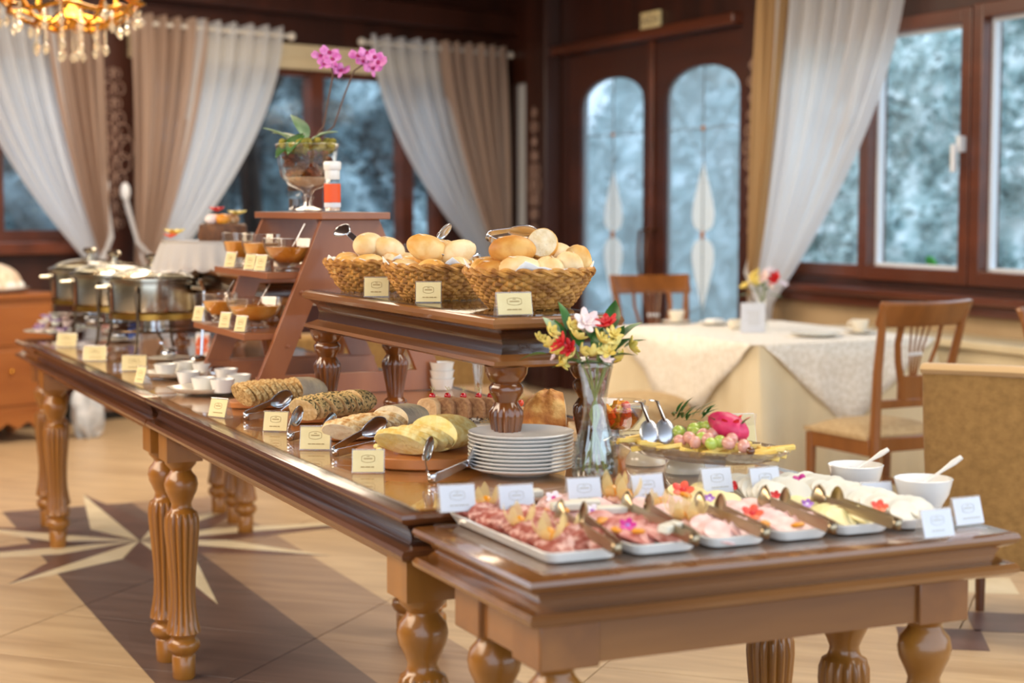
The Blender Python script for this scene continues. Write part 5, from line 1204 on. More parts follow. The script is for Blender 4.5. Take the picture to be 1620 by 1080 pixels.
def piece(px, py, dz, mk, topm, label, grp, s_=.030, cake=True):
    c0 = Vector((tr1.x+.03, tr1.y+.02, ZT+.03)); q = TP(px, py, c0); q.z = ZT+.020+dz
    pts = [(-1, -.8), (1, -.8), (1, .3)]+[(math.cos(a), .3+.6*math.sin(a)) for a in (.4, .9, 1.57, 2.2, 2.7)]+[(-1, .3)]
    o = MB().prism([(x*s_, y*s_) for x, y in pts], -s_*.9, s_*.9, 0, T(0, 0, s_*.8) @ RZ(.0) @ RX(PI/2)).build('cake_piece' if cake else 'sandwich', M[mk], bevel=.003, loc=q, rot=(0, 0, -YAW-.5)); tag(o, label, 'cake' if cake else 'sandwich', grp); return q
for i, (px, py) in enumerate(((684, 650), (708, 645), (733, 655), (757, 646), (776, 652))):
    q = piece(px, py, 0, 'sponge' if i else 'sponge_l', None, ['leftmost cocoa cake piece with a cherry, on the white tray', 'second cocoa cake piece from the left', 'middle cocoa cake piece, nearest the camera', 'fourth cocoa cake piece from the left', 'rightmost cocoa cake piece, beside the dark platform leg'][i], 'cake pieces with cherries')
    o = MB().ell(.0085, .0085, .0085, 14, 9).build('cherry', M['cherry'], loc=q+Vector((0, 0, .053))); tag(o, ['cherry on the leftmost cake piece', 'cherry on the second cake piece', 'cherry on the middle cake piece', 'cherry on the fourth cake piece', 'cherry on the rightmost cake piece'][i], 'cherry', 'cherries on the cake pieces')
    o = MB().tube([(0, 0, .042), (0, 0, .070), (.003, 0, .076), (.0065, 0, .072), (.004, 0, .066), (-.002, 0, .072), (-.006, 0, .078)], .0009, 5).build('cocktail_pick', M['pick'], loc=q); tag(o, 'bamboo pick in the '+['leftmost', 'second', 'middle', 'fourth', 'rightmost'][i]+' cake piece', 'pick', 'bamboo picks in the cake pieces')
gr_ = MB()
for k in range(160):
    u, v = rnd.uniform(-1, 1), rnd.uniform(-1, 1); gr_.ell(.004, .002, .0018, 5, 3, 0, T(tr1.x+.03+u*.06-v*.04, tr1.y+.03-u*.035-v*.05, ZT+.014+rnd.random()*.012) @ RZ(rnd.random()*6) @ RX(rnd.random()))
tag(gr_.build('chocolate_shavings', M['choc'], smooth=False), 'dark chocolate shavings strewn under the cocoa cake pieces', 'chocolate', kind='stuff')
M['sand'] = mat('sandwich_bread', '#dcb682', .75, '#ecd2a4', 50, bump=.3, bscale=120)
for i, (px, py) in enumerate(((778, 650), (808, 652), (824, 650), (847, 648), (912, 655))):
    q = PD(px, py, 4.30 if i != 4 else 4.0); q.z = ZT+.0015
    o = MB().prism([(-.03, 0), (.03, 0), (.03, .02), (.0, .045), (-.03, .02)], -.02, .02, 0, RX(PI/2)).build('sandwich', M['sand'], bevel=.003, loc=q, rot=(0, 0, -YAW+.4*i)); tag(o, ['leftmost small sandwich behind the dark platform leg', 'small sandwich just right of the dark platform leg', 'third small sandwich from the left, behind the half loaf', 'fourth small sandwich, hidden behind the half loaf', 'small sandwich between the half loaf and the tall vase'][i], 'sandwich', 'small sandwiches with tomatoes')
    o = MB().ell(.008, .008, .009, 12, 8).build('cherry_tomato', M['tomato'], loc=q+Vector((0, 0, .053))); tag(o, 'cherry tomato on the '+['leftmost', 'second', 'third', 'fourth', 'rightmost'][i]+' small sandwich', 'tomato', 'tomatoes on the sandwiches')
    o = MB().tube([(0, 0, .043), (0, 0, .070), (.005, 0, .080), (.010, 0, .074), (.004, 0, .066), (-.006, 0, .078)], .001, 5).build('cocktail_pick', M['pick'], loc=q); tag(o, 'bamboo pick in the '+['leftmost', 'second', 'third', 'fourth', 'rightmost'][i]+' small sandwich', 'pick', 'picks in the sandwiches')
# half loaf with its cut side
q = PD(868, 650, 4.05)
def hf(a, p): return 1+.04*math.sin(5*a+2*p)+.03*math.sin(9*p+3*a)
mb = MB().ell(.064, .058, .068, 30, 18, fn=hf); mb.v = [(min(x, .034), y, max(z, -.046)) for x, y, z in mb.v]
t = thing('half_loaf', 'crusty golden half loaf standing between the platform leg and the tall vase', 'bread', (q.x, q.y, ZT+.047), -YAW+.12)
M['crusty'] = mat('crusty_top', '#a8662a', .6, '#e3b468', 26, lo=.35, hi=.62, c3='#c98a42', bump=.6, bscale=45); mb.build('crust', M['crusty'], t)
MB().lathe([(0, 0), (.050, 0), (.050, .002), (0, .003)], 24, M=T(.0335, 0, .0) @ RY(PI/2) @ S(.95, 1, 1), caps=False).build('cut_face', M['crumb'], t)
# flute glass and ramekins beyond the platform
for (px, py, n_) in ((700, 604, 3),):
    for k in range(n_):
        p = P(px, py, ZT); o = MB().lathe([(.028, 0), (.030, .002), (.036, .03), (.038, .034), (.034, .034), (.028, .006), (0, .005)], 24, caps=False).build('ramekin', M['white'], loc=(1.93, 4.72, ZT+.0005+k*.024)); tag(o, ['bottom', 'middle', 'top'][k]+' ramekin of the white stack beyond the stepped display', 'ramekin', 'stacked white ramekins')
q = TP(757, 640, Vector((1.86, 3.95, ZT+.06))); vase('flute_glass', 'slender clear glass vase behind the cake pieces', (q.x, q.y, ZT+.0005), [(0, .004), (.028, .002), (.022, .012), (.009, .04), (.011, .10), (.018, .16), (.020, .18)], n=24)
# ================================================================ STEPPED DISPLAY CONTENTS
Z1, Z2, Z3 = ZT+.1825, ZT+.3575, ZT+.5305
M['jam'] = mat('amber_jam', '#f09a30', .2, '#f8b85c', 20, coat=.3); M['jam_d'] = mat('dark_amber_jam', '#c87420', .2, '#dc9438', 20, coat=.3); M['nuts'] = mat('toasted_nuts', '#a87344', .7, '#d8b48c', 60)
M['jar_glass'] = glass('dessert_bowl_glass', (.95, .94, .92), .07)
def jambowl(px, X, z, r, h_, label, mk, spoon=True, foot=True, dz=0, grp='glass bowls of jam'):
    y = PX(px, 450, X).y; loc = (X, y, z+.0005); t = thing('jam_bowl', label, 'bowl', loc, 0, grp); f0 = h_*.22 if foot else .004
    pf = [(0, .003), (r*.5, .001), (r*.5, .006), (r*.22, .012), (r*.22, f0-.006), (r*.45, f0), (r*.78, f0+(h_-f0)*.3), (r*.95, f0+(h_-f0)*.7), (r, h_), (r*1.01, h_+.002)]
    MB().lathe(pf, 32, caps=False).build('glass_body', M['jar_glass'], t, solid=.002)
    MB().lathe([(0, f0+.004), (r*.42, f0+.005), (r*.74, f0+(h_-f0)*.32), (r*.90, f0+(h_-f0)*.68), (0, f0+(h_-f0)*.72)], 28, caps=False).build('jam', M[mk], t)
    if spoon:
        s_ = thing('jam_spoon', 'steel spoon standing in the '+label.split(' of ')[0]+', '+label.split(', ')[-1], 'spoon', (X, y, z+h_*.6), 0, 'spoons in the jam bowls')
        MB().tube([(0, 0, 0), (.02, -.01, .035), (.045, -.015, h_*.55+.03)], [.0035, .003, .0045], 6, flat=.5).build('handle', M['chrome'], s_); MB().ell(.014, .018, .005, 10, 6).build('spoon_bowl', M['chrome'], s_)
    return t
jambowl(347, 1.40, Z1, .058, .090, 'footed bowl of amber jam, left on the lower shelf', 'jam')
jambowl(402, 1.43, Z1, .085, .090, 'wide bowl of amber jam, right on the lower shelf', 'jam')
jambowl(382, 1.53, Z1, .045, .075, 'small bowl of dark preserve, at the back of the lower shelf', 'jam_d', False)
jambowl(378, 1.47, Z2, .052, .105, 'small bowl of amber jam, leftmost on the upper shelf', 'jam', False)
jambowl(413, 1.46, Z2, .060, .105, 'tapered bowl of bright amber jam, middle of the upper shelf', 'jam', False)
jambowl(458, 1.49, Z2, .078, .095, 'wide bowl of dark amber jam, right on the upper shelf', 'jam_d')
for (px, z, X, lab) in ((316, Z1, 1.355, 'cream card leaning at the left end of the lower shelf'), (358, Z1, 1.352, 'cream card in the middle of the lower shelf edge'), (383, Z1, 1.352, 'cream card at the right end of the lower shelf edge'), (368, Z2, 1.425, 'cream card at the left of the upper shelf edge'), (399, Z2, 1.425, 'cream card in the middle of the upper shelf edge'), (416, Z2, 1.425, 'cream card at the right of the upper shelf edge')):
    card(0, 0, z+.0005, -1.0, lab, .044, .046, False, 1, at=Vector((X, PX(px, 450, X).y, 0)))
# nut jar row beside the bowls
for (px, lab) in ((430, 'left small dish of nuts at the back of the upper shelf'), (452, 'right small dish of nuts at the back of the upper shelf')):
    X = 1.545; y = PX(px, 400, X).y; t = thing('nut_dish', lab, 'dish', (X, min(y, 5.25), Z2+.0005), 0, 'small dishes of nuts')
    MB().lathe([(0, .002), (.022, .002), (.034, .045), (.034, .048)], 20, caps=False).build('glass_body', M['jar_glass'], t, solid=.002)
    q = MB(); rr = random.Random(px)
    for k in range(16): a = rr.random()*6.3; r_ = rr.random()*.024; q.ell(.007, .006, .005, 6, 4, 0, T(r_*math.cos(a), r_*math.sin(a), .035+rr.random()*.012))
    q.build('nuts', M['nuts'], t, kind='stuff')
# orchid in a footed glass
X = 1.63; vy = PX(487, 328, X).y
t = vase('orchid_vase', 'footed glass bowl on the top board holding the orchid', (X, vy, Z3+.0005), [(0, .003), (.046, .002), (.048, .006), (.016, .016), (.012, .030), (.020, .044), (.012, .054), (.022, .066), (.060, .082), (.082, .11), (.090, .15), (.092, .185), (.098, .205), (.100, .208)])
M['barkchip'] = mat('bark_chips', '#4d2513', .7, '#8f4a26', 30, bump=.6, bscale=60); M['pebble'] = mat('pale_pebbles', '#cdb08e', .6, '#e8d4b4', 60, bump=.4); M['moss'] = mat('yellow_moss', '#6d6a1e', .9, '#a89a3c', 40, bump=.8, bscale=90)
o = thing('potted_orchid', 'pink orchid with two flower stems in the footed glass on the top board', 'orchid', (X, vy, Z3+.07), -YAW); rnd = random.Random(3)
MB().lathe([(0, .004), (.045, .014), (.066, .035), (0, .042)], 28, caps=False).build('pebbles', M['pebble'], o)
q = MB()
for k in range(95):
    zz = rnd.uniform(.04, .115); a = rnd.random()*2*PI; r_ = rnd.uniform(.3, 1)*(.052+.025*min(1, (zz-.04)/.04)); q.ell(.020, .010, .006, 6, 4, 0, T(r_*math.cos(a), r_*math.sin(a), zz) @ RZ(rnd.random()*6) @ RX(rnd.random()*3))
q.build('bark_chips', M['barkchip'], o, kind='stuff', smooth=False)
q = MB().ell(.075, .075, .022, 24, 8, 0, T(0, 0, .122), fn=lambda a, p: 1+.12*math.sin(7*a)+.1*math.sin(11*a))
for k in range(60): a = rnd.random()*2*PI; r_ = rnd.uniform(.03, .09); q.ell(.016, .011, .010, 6, 4, 0, T(r_*math.cos(a), r_*math.sin(a), .130+rnd.random()*.02) @ RZ(rnd.random()*6))
q.build('moss', M['moss'], o)
for (x, y, z, L, w_, yw, pt, mk) in ((.0, -.02, .13, .13, .055, 2.7, -.35, 'green_l'), (.0, 0, .15, .12, .05, 2.3, -.75, 'green_l'), (-.005, -.04, .17, .10, .06, -2.2, .75, 'green'), (-.04, -.03, .14, .085, .05, -2.3, .6, 'green'), (.01, 0, .15, .09, .045, .3, -.3, 'green_l'), (-.03, 0, .13, .12, .04, 3.1, -.5, 'green_l')):
    leafm(MB(), L, w_, T(x, y, z) @ RZ(yw) @ RY(pt)).build('orchid_leaf', M[mk], o, solid=.002)
M['orchid_stem'] = mat('brown_stem', '#5a3c2c', .6)
c0 = Vector((X, vy, Z3+.07)); Ro = RZ(YAW)
def loc_(px, py, dd=0): p = TP(px, py, c0)+_f*dd-c0; return Ro @ p
for pts in (((505, 250), (512, 200), (518, 165), (527, 118), (522, 95)), ((512, 250), (528, 200), (545, 150), (560, 112), (585, 95))):
    pl = [Vector((0, 0, .13))]+[loc_(*p) for p in pts[1:]]
    MB().tube(pl, .0028, 6).build('flower_stem', M['orchid_stem'], o)
M['orch'] = mat('orchid_petal', '#c25aa8', .5, '#dd92cc', 60); M['orch_l'] = mat('orchid_lip', '#9c1060', .5)
for (px, py, r) in ((507, 88, .030), (521, 83, .032), (527, 96, .030), (514, 103, .026), (540, 112, .032), (531, 104, .024), (567, 88, .032), (581, 86, .030), (593, 92, .030), (600, 101, .034), (590, 108, .030), (574, 98, .026)):
    p = loc_(px, py, rnd.uniform(-.02, .01)); Mx = T(*p) @ Euler((PI/2-.3+rnd.uniform(-.4, .4), rnd.uniform(-.5, .5), rnd.uniform(-.6, .6))).to_matrix().to_4x4()
    b_ = fl_petals(MB(), r, 3, up=.15, Mx=Mx @ RZ(.52), wd=.45); fl_petals(b_, r*1.05, 2, up=.2, Mx=Mx, wd=.85); bl = b_.build('orchid_bloom', M['orch'], o)
    MB().ell(r*.25, r*.25, r*.3, 8, 6, M=Mx).build('lip', M['orch_l'], bl)
# mills
M['orange_l'] = mat('orange_label', '#e2541c', .5); M['spice'] = mat('pink_salt', '#d8b89a', .6, '#e8d2be', 80)
X = 1.60; y = PX(526, 328, X).y
t = thing('spice_mill', 'glass spice mill with white cap and orange label on the top board', 'mill', (X, y, Z3+.0005), -YAW)
MB().lathe([(.024, 0), (.026, .004), (.0235, .012), (.0235, .085), (.021, .095)], 24).build('glass_body', M['jar_glass'], t)
MB().lathe([(.0215, .004), (.0215, .080)], 20).build('contents', M['spice'], t)
MB().lathe([(.0243, .028), (.0243, .082)], 24, caps=False).build('label', M['orange_l'], t)
MB().lathe([(.0246, .014), (.0246, .027)], 24, caps=False).build('label_band', M['paper_w'], t)
MB().lathe([(.021, .094), (.0225, .098), (.0225, .120), (.026, .124), (.027, .142), (.024, .147), (0, .148)], 24, flute=lambda a, z: .03*math.sin(16*a)).build('cap', M['white'], t)
X = 1.66; y = PX(466, 328, X).y
t = thing('pepper_mill', 'small glass pepper mill with dark peppercorns behind the orchid vase', 'mill', (X, y, Z3+.0005)); M['pepper'] = mat('peppercorns', '#1e1410', .5, '#4a3020', 90)
MB().lathe([(.020, 0), (.022, .004), (.019, .012), (.019, .065), (.022, .070), (.022, .085), (0, .088)], 20).build('glass_body', M['jar_glass'], t); MB().lathe([(.0175, .004), (.0175, .040)], 16).build('peppercorns', M['pepper'], t); MB().lathe([(.019, .066), (.021, .070), (.021, .084), (.019, .086)], 16).build('cap', M['pepper'], t)
# glass jar behind the farthest basket
q = PD(616, 400, 5.0); t = thing('glass_jar', 'clear glass jar just right of the stepped display, behind the farthest basket', 'jar', (q.x+.12, q.y+.1, ZT+.0005))
MB().lathe([(.03, 0), (.034, .01), (.034, .40), (.030, .41), (.034, .42), (.034, .435), (0, .44)], 24).build('glass_body', M['jar_glass'], t)

# ================================================================ LEFT PART OF THE BUFFET
def wavy_tray(c, label, rz=0):
    t = thing('scalloped_tray', label, 'tray', c, rz, 'scalloped trays of ramekins')
    MB().lathe([(0, .004), (.08, .002), (.105, .006), (.128, .018), (.130, .021), (.125, .021), (.10, .011), (0, .009)], 96, M=S(1.1, .8, 1), flute=lambda a, z: .055*math.sin(8*a)*min(1, z/.015), caps=False).build('dish', M['ivory'], t); return t
M['butter'] = mat('yellow_butter', '#ead98c', .4, '#f2e8b8', 20)
rk = MB().lathe([(0, .002), (.026, .001), (.028, .006), (.036, .036), (.037, .040), (.0345, .040), (.030, .032), (.026, .010), (0, .009)], 32, caps=False, flute=lambda a, z: .0)
rkp = None
def ramekin(c, z, label, fill_=None):
    global rkp
    t = thing('ramekin', label, 'ramekin', (c.x, c.y, z), 0, 'white ramekins on the scalloped trays')
    if rkp is None: rkp = rk.build('cup_body', M['white'], t)
    else: link_copy(rkp, 'cup_body', t)
    if fill_: MB().lathe([(0, .034), (.020, .033), (.032, .029)], 20, caps=False).build('filling', M[fill_], t)
ta = P(290, 597, ZT); tb = P(340, 621, ZT); wavy_tray(Vector((ta.x, ta.y+.02, ZT+.0005)), 'scalloped white tray of ramekins nearer the chafing dishes', .2); wavy_tray(Vector((tb.x, tb.y, ZT+.0005)), 'scalloped white tray of ramekins nearer the flaked oat loaf', .2)
for (px, py, lab, f_) in ((262, 594, 'leftmost ramekin on the farther scalloped tray', 'butter'), (292, 590, 'middle ramekin on the farther scalloped tray', 'butter'), (322, 592, 'right ramekin on the farther scalloped tray, with yellow filling', 'butter')): ramekin(P(px, py+6, ZT), ZT+.010, lab, f_)
for (px, py, lab, f_) in ((298, 608, 'leftmost ramekin on the nearer scalloped tray', None), (322, 618, 'front left ramekin on the nearer scalloped tray', None), (352, 621, 'front middle ramekin on the nearer scalloped tray', None), (378, 613, 'rightmost ramekin on the nearer scalloped tray', 'cream_food'), (358, 603, 'back ramekin on the nearer scalloped tray', 'cream_food')): ramekin(P(px, py+5, ZT), ZT+.0095, lab, f_)
q = P(352, 588, ZT+.03); t = thing('foil_pack', 'crumpled silver foil portion on the back scalloped tray', 'packet', (q.x, q.y+.06, ZT+.0005)); MB().ell(.03, .02, .022, 10, 7, M=T(0, 0, .022), fn=lambda a, p: 1+.15*math.sin(5*a+3*p)).build('foil', M['chrome'], t, ang=10)

# chafing dishes
M['glass_lid'] = glass('glass_lid', (.92, .93, .90), .22, .02); M['steel_y'] = mat('warm_steel', '#bdb7a8', .2, metal=1)
def chafer(c, label):
    t = thing('chafing_dish', label, 'chafing dish', c, 0, 'round steel chafing dishes'); r = .165
    MB().lathe([(0, .150), (r*.90, .150), (r*.96, .156), (r*.97, .160), (r*.97, .258), (r*1.0, .262), (r*1.0, .266), (r*.95, .266), (r*.94, .17), (0, .165)], 56, caps=False).build('pan', M['steel_y'], t)
    MB().lathe([(r*.90, .128), (r*1.0, .128), (r*1.0, .150), (r*.93, .150)], 56, caps=False).build('water_pan_rim', M['brass_d'], t)
    l = MB().lathe([(r*1.06, .268), (r*1.09, .272), (r*1.09, .280), (r*1.05, .284), (r*.99, .280)], 56, caps=False).build('lid_rim', M['steel_y'], t)
    MB().lathe([(r*1.03, .282), (r*.85, .300), (r*.55, .315), (r*.2, .322), (0, .323)], 48, caps=False).build('lid_glass', M['glass_lid'], t)
    MB().lathe([(.030, .322), (.030, .326), (.013, .330), (.013, .342), (.028, .350), (.030, .360), (.024, .368), (0, .370)], 24, caps=False).build('lid_knob', M['steel_y'], t)
    for k in range(4):
        a = k*PI/2+PI/4+.2; c_, s_ = math.cos(a), math.sin(a)
        MB().tube([(c_*q_, s_*q_, z) for q_, z in ((r*1.02, .25), (r*1.10, .22), (r*1.04, .15), (r*1.02, .10), (r*1.12, .03), (r*1.22, .004))], .006, 8).build('leg', M['iron'], t)
    MB().tube([(r*1.0*math.cos(2*PI*i/40), r*1.0*math.sin(2*PI*i/40), .085) for i in range(40)], .004, 6, closed=True).build('lower_ring', M['iron'], t)
    MB().lathe([(0, .074), (.075, .074), (.085, .082), (.06, .080), (0, .080)], 28, caps=False).build('burner_shelf', M['steel_y'], t)
    b_ = MB().lathe([(0, .080), (.042, .080), (.042, .118), (.030, .124), (0, .124)], 24, caps=False).build('fuel_burner', M['chrome'], t)
    for a in (-.6+PI, -.6):
        h_ = [(r*1.03*math.cos(a+d), r*1.03*math.sin(a+d), .245) for d in (-.24,)]+[((r*1.28)*math.cos(a+d), (r*1.28)*math.sin(a+d), .243) for d in (-.18, 0, .18)]+[(r*1.03*math.cos(a+.24), r*1.03*math.sin(a+.24), .245)]
        MB().tube(h_, .008, 8).build('side_handle', M['steel_y'], t)
    return t
M['brass_d'] = mat('warm_brass_rim', '#a8803c', .3, metal=1); M['iron'] = mat('dark_chrome_wire', '#6b5a48', .3, metal=1)
zc_ = .0
def cpos(px, yrim): # lid rim height known: place by the knob column and depth
    z = ZT+.275; p = P(px, yrim, z); return Vector((p.x, p.y, ZT+.0005))
for (px, yr, lab) in ((243, 441, 'nearest of the three round chafing dishes'), (181, 433, 'middle one of the three round chafing dishes'), (143, 426, 'farthest of the three round chafing dishes')):
    c = cpos(px, yr); chafer(c, lab)
# spoon rests and ladles under and between the chafers
for (px, py, lab) in ((268, 570, 'steel ladle on a saucer in front of the nearest chafing dish'), (190, 540, 'steel ladle on a saucer beneath the nearest chafing dish'), (160, 520, 'steel ladle on a saucer beneath the middle chafing dish')):
    q = P(px, py, ZT); t = thing('ladle_rest', lab, 'ladle', (q.x, q.y, ZT+.0005), px*.01, 'ladles on saucers')
    MB().lathe([(0, .003), (.05, .003), (.075, .010), (.075, .012), (.05, .006), (0, .006)], 28, caps=False).build('saucer', M['porc'], t)
    def lf(a, p): return 1
    MB().ell(.030, .036, .018, 16, 8, M=T(0, 0, .026)).build('ladle_bowl', M['chrome'], t); MB().tube([(0, .03, .03), (.0, .08, .06), (-.01, .16, .075)], [.004, .004, .006], 6, flat=.5).build('ladle_handle', M['chrome'], t)
cols = [('#e8632a', 'orange'), ('#3b5aa8', 'blue'), ('#d99a8c', 'pink')]
for i, (px, py, (hx_, nm)) in enumerate(((282, 574, cols[0]), (176, 545, cols[1]), (135, 530, cols[2]))):
    q = P(px, py, ZT); m_ = mat(nm+'_packet_print', hx_, .5, '#efe6d8', 22, lo=.45, hi=.55); o_ = thing('food_packet', 'small printed '+nm+' packet standing between the chafing dishes', 'packet', (q.x+.12, q.y+.12, ZT+.0005), -YAW, 'printed packets by the chafing dishes')
    MB().box(-.025, .025, -.014, .014, 0, .085).build('packet_body', m_, o_, bevel=.003); MB().box(-.025, .025, -.002, .002, .085, .095).build('packet_seal', M['paper_w'], o_)
q = P(150, 512, ZT); t = thing('serving_ladle', 'long steel ladle leaning against the nearest chafing dish', 'ladle', P(318, 573, ZT+.002))
MB().tube([(0, 0, 0), (.01, .01, .12), (.02, .02, .25), (.0, .0, .29)], [.006, .005, .005, .007], 8).build('handle', M['chrome'], t); MB().ell(.03, .03, .014, 14, 8, M=T(-.01, 0, .014)).build('ladle_bowl', M['chrome'], t)
# sweets with violet and white petals at the far end
M['violet'] = mat('violet_cream', '#6f3f9c', .5, '#c9aee0', 40, lo=.4, hi=.6); M['pinkc'] = mat('pinkish_cream', '#e0c4be', .5, '#f2e4de', 30); M['whitec'] = mat('white_cream', '#e8ecdf', .4)
sp = [(62, 522, .0), (80, 524, .0), (98, 524, .0), (70, 512, .03), (88, 510, .03), (106, 512, .03), (74, 503, .05), (88, 500, .055), (66, 518, .015), (104, 500, .04)]
c_ = P(88, 527, ZT); 
for i, (px, py, dz) in enumerate(sp):
    q = TP(px, py, c_+Vector((0, 0, .02))); t = thing('cream_sweet', 'violet and white petalled sweet heaped at the far left end of the buffet', 'sweet', q, i, 'violet and white sweets at the far end')
    mb = MB().ell(.018, .018, .014, 12, 8, fn=lambda a, p: 1+.1*math.sin(5*a)); mb.build('cream_heart', M[['pinkc', 'whitec', 'pinkc'][i % 3]], t)
    fl_petals(MB(), .034, 6, up=.5, wd=.6).build('petals', M[['violet', 'pinkc', 'violet', 'whitec'][i % 4]], t)
tc0 = thing('sweets_plate', 'low white plate under the violet and white sweets', 'plate', (c_.x, c_.y+.03, ZT+.0005)); MB().lathe([(0, .003), (.09, .002), (.13, .010), (.13, .012), (0, .006)], 36, caps=False).build('plate', M['porc'], tc0)
for i, (px, py) in enumerate(((122, 514), (134, 515), (146, 516), (157, 517))):
    q = TP(px, py, P(140, 525, ZT)+Vector((0, 0, .02))); t = thing('cream_sweet', 'violet and white sweet in the short row under the farthest chafing dish', 'sweet', q, i, 'row of violet and white sweets')
    MB().ell(.018, .018, .012, 12, 8).build('cream_heart', M['whitec'], t); fl_petals(MB(), .026, 5, up=.5, wd=.6).build('petals', M['violet' if i % 2 else 'pinkc'], t)

# lace cake stand on the far platform
zR2 = ZT+.3235; q = Vector((1.76, 6.25, zR2))
lc = TP(334, 380, Vector((1.76, 6.2, 1.3))); t = thing('lace_cake_stand', 'tall white lace-edged cake stand behind the chafing dishes', 'cake stand', (lc.x, lc.y, zR2), 0)
hs = max(.08, lc.z-zR2-.0); M['lace'] = sheer('white_lace', '#e6e2e0', .25, .3)
MB().lathe([(.09, 0), (.08, .01), (.03, .03), (.025, hs*.6), (.06, hs-.02), (.175, hs-.012), (.185, hs), (.175, hs), (0, hs)], 40).build('stand', M['white'], t)
def lc_f(u, v): a = 2*PI*u; r = .187+.03*v+.008*math.sin(24*a)*v; return (r*math.cos(a), r*math.sin(a), hs-.01-.09*v-.012*abs(math.sin(12*a))*v)
MB().grid(lc_f, 144, 8, cu=True).build('lace_skirt', M['lace'], t)
M['cake'] = mat('chocolate_cake', '#4a2a18', .6, '#6d4426', 30, bump=.4)
t2 = thing('chocolate_cake', 'dark cake topped with pale fruit and a red flower on the lace cake stand', 'cake', (lc.x+.045, lc.y, zR2+hs), 0)
MB().lathe([(0, 0), (.088, 0), (.092, .01), (.088, .055), (.08, .062), (0, .064)], 36, caps=False).build('cake_body', M['cake'], t2)
rr = random.Random(9)
for k in range(9): a = rr.random()*6.3; r_ = rr.random()*.08; MB().ell(.026, .020, .020, 10, 7, M=T(r_*math.cos(a), r_*math.sin(a), .078)).build('fruit_topping', M[['apricot', 'pinkc', 'nuts'][k % 3]], t2)
fl_petals(MB(), .034, 6, up=.5, c=(-.03, -.03, .108)).build('red_flower', M['p_red'], t2)
fl_petals(MB(), .04, 6, up=.4, c=(.05, -.02, .095)).build('pale_flower', M['p_yel'], t2)
lp = TP(283, 368, Vector((1.6, 6.4, 1.3))); t3 = thing('garnish', 'yellow and red garnish on the left edge of the lace cake stand', 'garnish', (lc.x-.13, lc.y+.03, zR2+hs+.001))
fl_petals(MB(), .045, 6, up=.5, c=(0, 0, .02)).build('yellow_petals', M['p_yel'], t3); fl_petals(MB(), .03, 5, up=.5, c=(-.02, -.02, .01)).build('red_petals', M['p_cor'], t3)
# inverted glasses on the far platform
for i in range(6):
    x, y = 1.66+.13*(i % 2), 5.62+.10*(i//2); t = thing('juice_glass', 'upturned clear glass on the far platform, below the cake stand', 'glass', (x, y, zR2), 0, 'upturned glasses on the far platform')
    MB().lathe([(.034, 0), (.030, .085), (.026, .10), (0, .102)], 24, caps=False).build('glass_body', M['jar_glass'], t, solid=.0015)
# grey cloth bundle and cable on the floor at the back
q = P(140, 692, 0); t = thing('cloth_bundle', 'crumpled grey-white cloth bundle on the floor, seen between the table legs', 'cloth', (q.x, q.y, 0), .3)
M['greycloth'] = mat('grey_white_cloth', '#a9b0b8', .8, '#d5d8dc', 12)
MB().ell(.10, .09, .16, 24, 16, M=T(0, 0, .155), fn=lambda a, p: 1+.14*math.sin(4*a+3*p)+.08*math.sin(9*a-2*p)).build('cloth', M['greycloth'], t, ang=60)

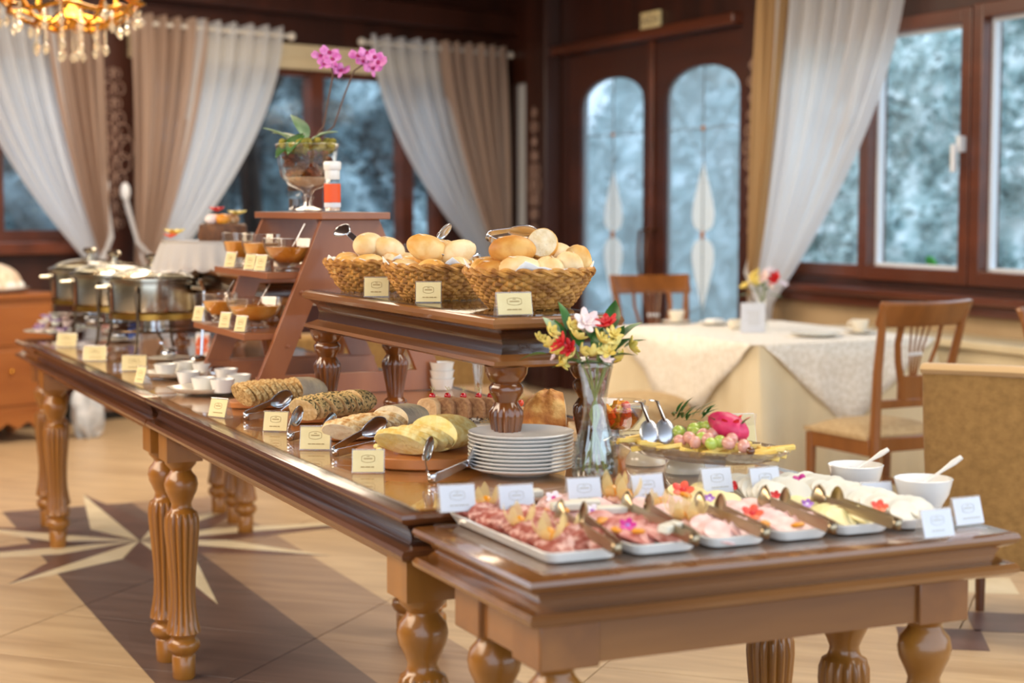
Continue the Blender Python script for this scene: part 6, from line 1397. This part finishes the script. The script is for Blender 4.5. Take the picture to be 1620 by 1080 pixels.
# ================================================================ CHANDELIER
cc = PD(112, 40, 7.4); zc = cc.z
M['crystal'] = glass('crystal', (.98, .95, .86), .35, .02, haze=.22, hcol=(1, .93, .78))
M['bulb'] = mat('lit_bulb', '#fff0d0', .4, emit='#ffd9a0', estr=14)
t = thing('chandelier', 'gilt crystal chandelier hanging at the top left', 'chandelier', (cc.x, cc.y, zc))
MB().lathe([(.012, .10), (.03, .12), (.02, .16), (.045, .22), (.02, .28), (.012, .40), (.008, .6), (.008, CEIL-zc-.03), (.05, CEIL-zc-.02), (.05, CEIL-zc)], 20).lathe([(.0, -.02), (.03, .0), (.07, .03), (.03, .07), (.012, .10)], 24, flute=lambda a, z: .06*math.sin(8*a)).build('stem', M['brass'], t)
for (R_, z) in ((.26, .06), (.15, .0)):
    MB().tube([(R_*math.cos(2*PI*i/60), R_*math.sin(2*PI*i/60), z+.012*math.sin(6*2*PI*i/60)) for i in range(60)], .010, 8, closed=True).build('ring', M['brass'], t)
drop = None
def crystal(x, y, z, L, parent):
    global drop
    n = max(2, int(L/.014)); mb = MB()
    for k in range(n): mb.lathe([(0, -.0065), (.008, 0), (0, .0065)], 6, 0, T(x, y, z-k*.013))
    zz = z-n*.013-.02; mb.lathe([(0, -.028), (.016, -.006), (.012, .010), (0, .024)], 8, 0, T(x, y, zz)); mb.build('crystal_drop', M['crystal'], parent, smooth=False)
for k in range(10):
    a = 2*PI*k/10; c_, s_ = math.cos(a), math.sin(a)
    pts = [(.03*c_, .03*s_, .06), (.12*c_, .12*s_, -.01), (.22*c_, .22*s_, .02), (.29*c_, .29*s_, .09)]
    arm = MB().tube(pts, [.010, .009, .008, .008], 8).build('arm', M['brass'], t)
    MB().lathe([(.0, .085), (.035, .10), (.038, .108), (.014, .112), (.014, .17)], 16, 0, T(.29*c_, .29*s_, 0)).build('candle_cup', M['brass'], arm)
    MB().ell(.014, .014, .028, 10, 8, M=T(.29*c_, .29*s_, .195)).build('bulb', M['bulb'], arm)
    crystal(.30*c_, .30*s_, .07, .03+.03*(k % 2), t); crystal(.24*math.cos(a+.3), .24*math.sin(a+.3), .04, .05, t)
for k in range(12): a = 2*PI*k/12+.1; crystal(.15*math.cos(a), .15*math.sin(a), -.01, .075+.02*(k % 2), t)
for k in range(5): a = 2*PI*k/5; crystal(.05*math.cos(a), .05*math.sin(a), -.01, .12, t)
l = bpy.data.lights.new('chandelier_light', 'POINT'); l.energy = 26; l.color = (1, .82, .6); l.shadow_soft_size = .2; lo = bpy.data.objects.new('chandelier_light', l); COL.objects.link(lo); lo.location = (cc.x, cc.y, zc+.45)
bpy.context.view_layer.update()
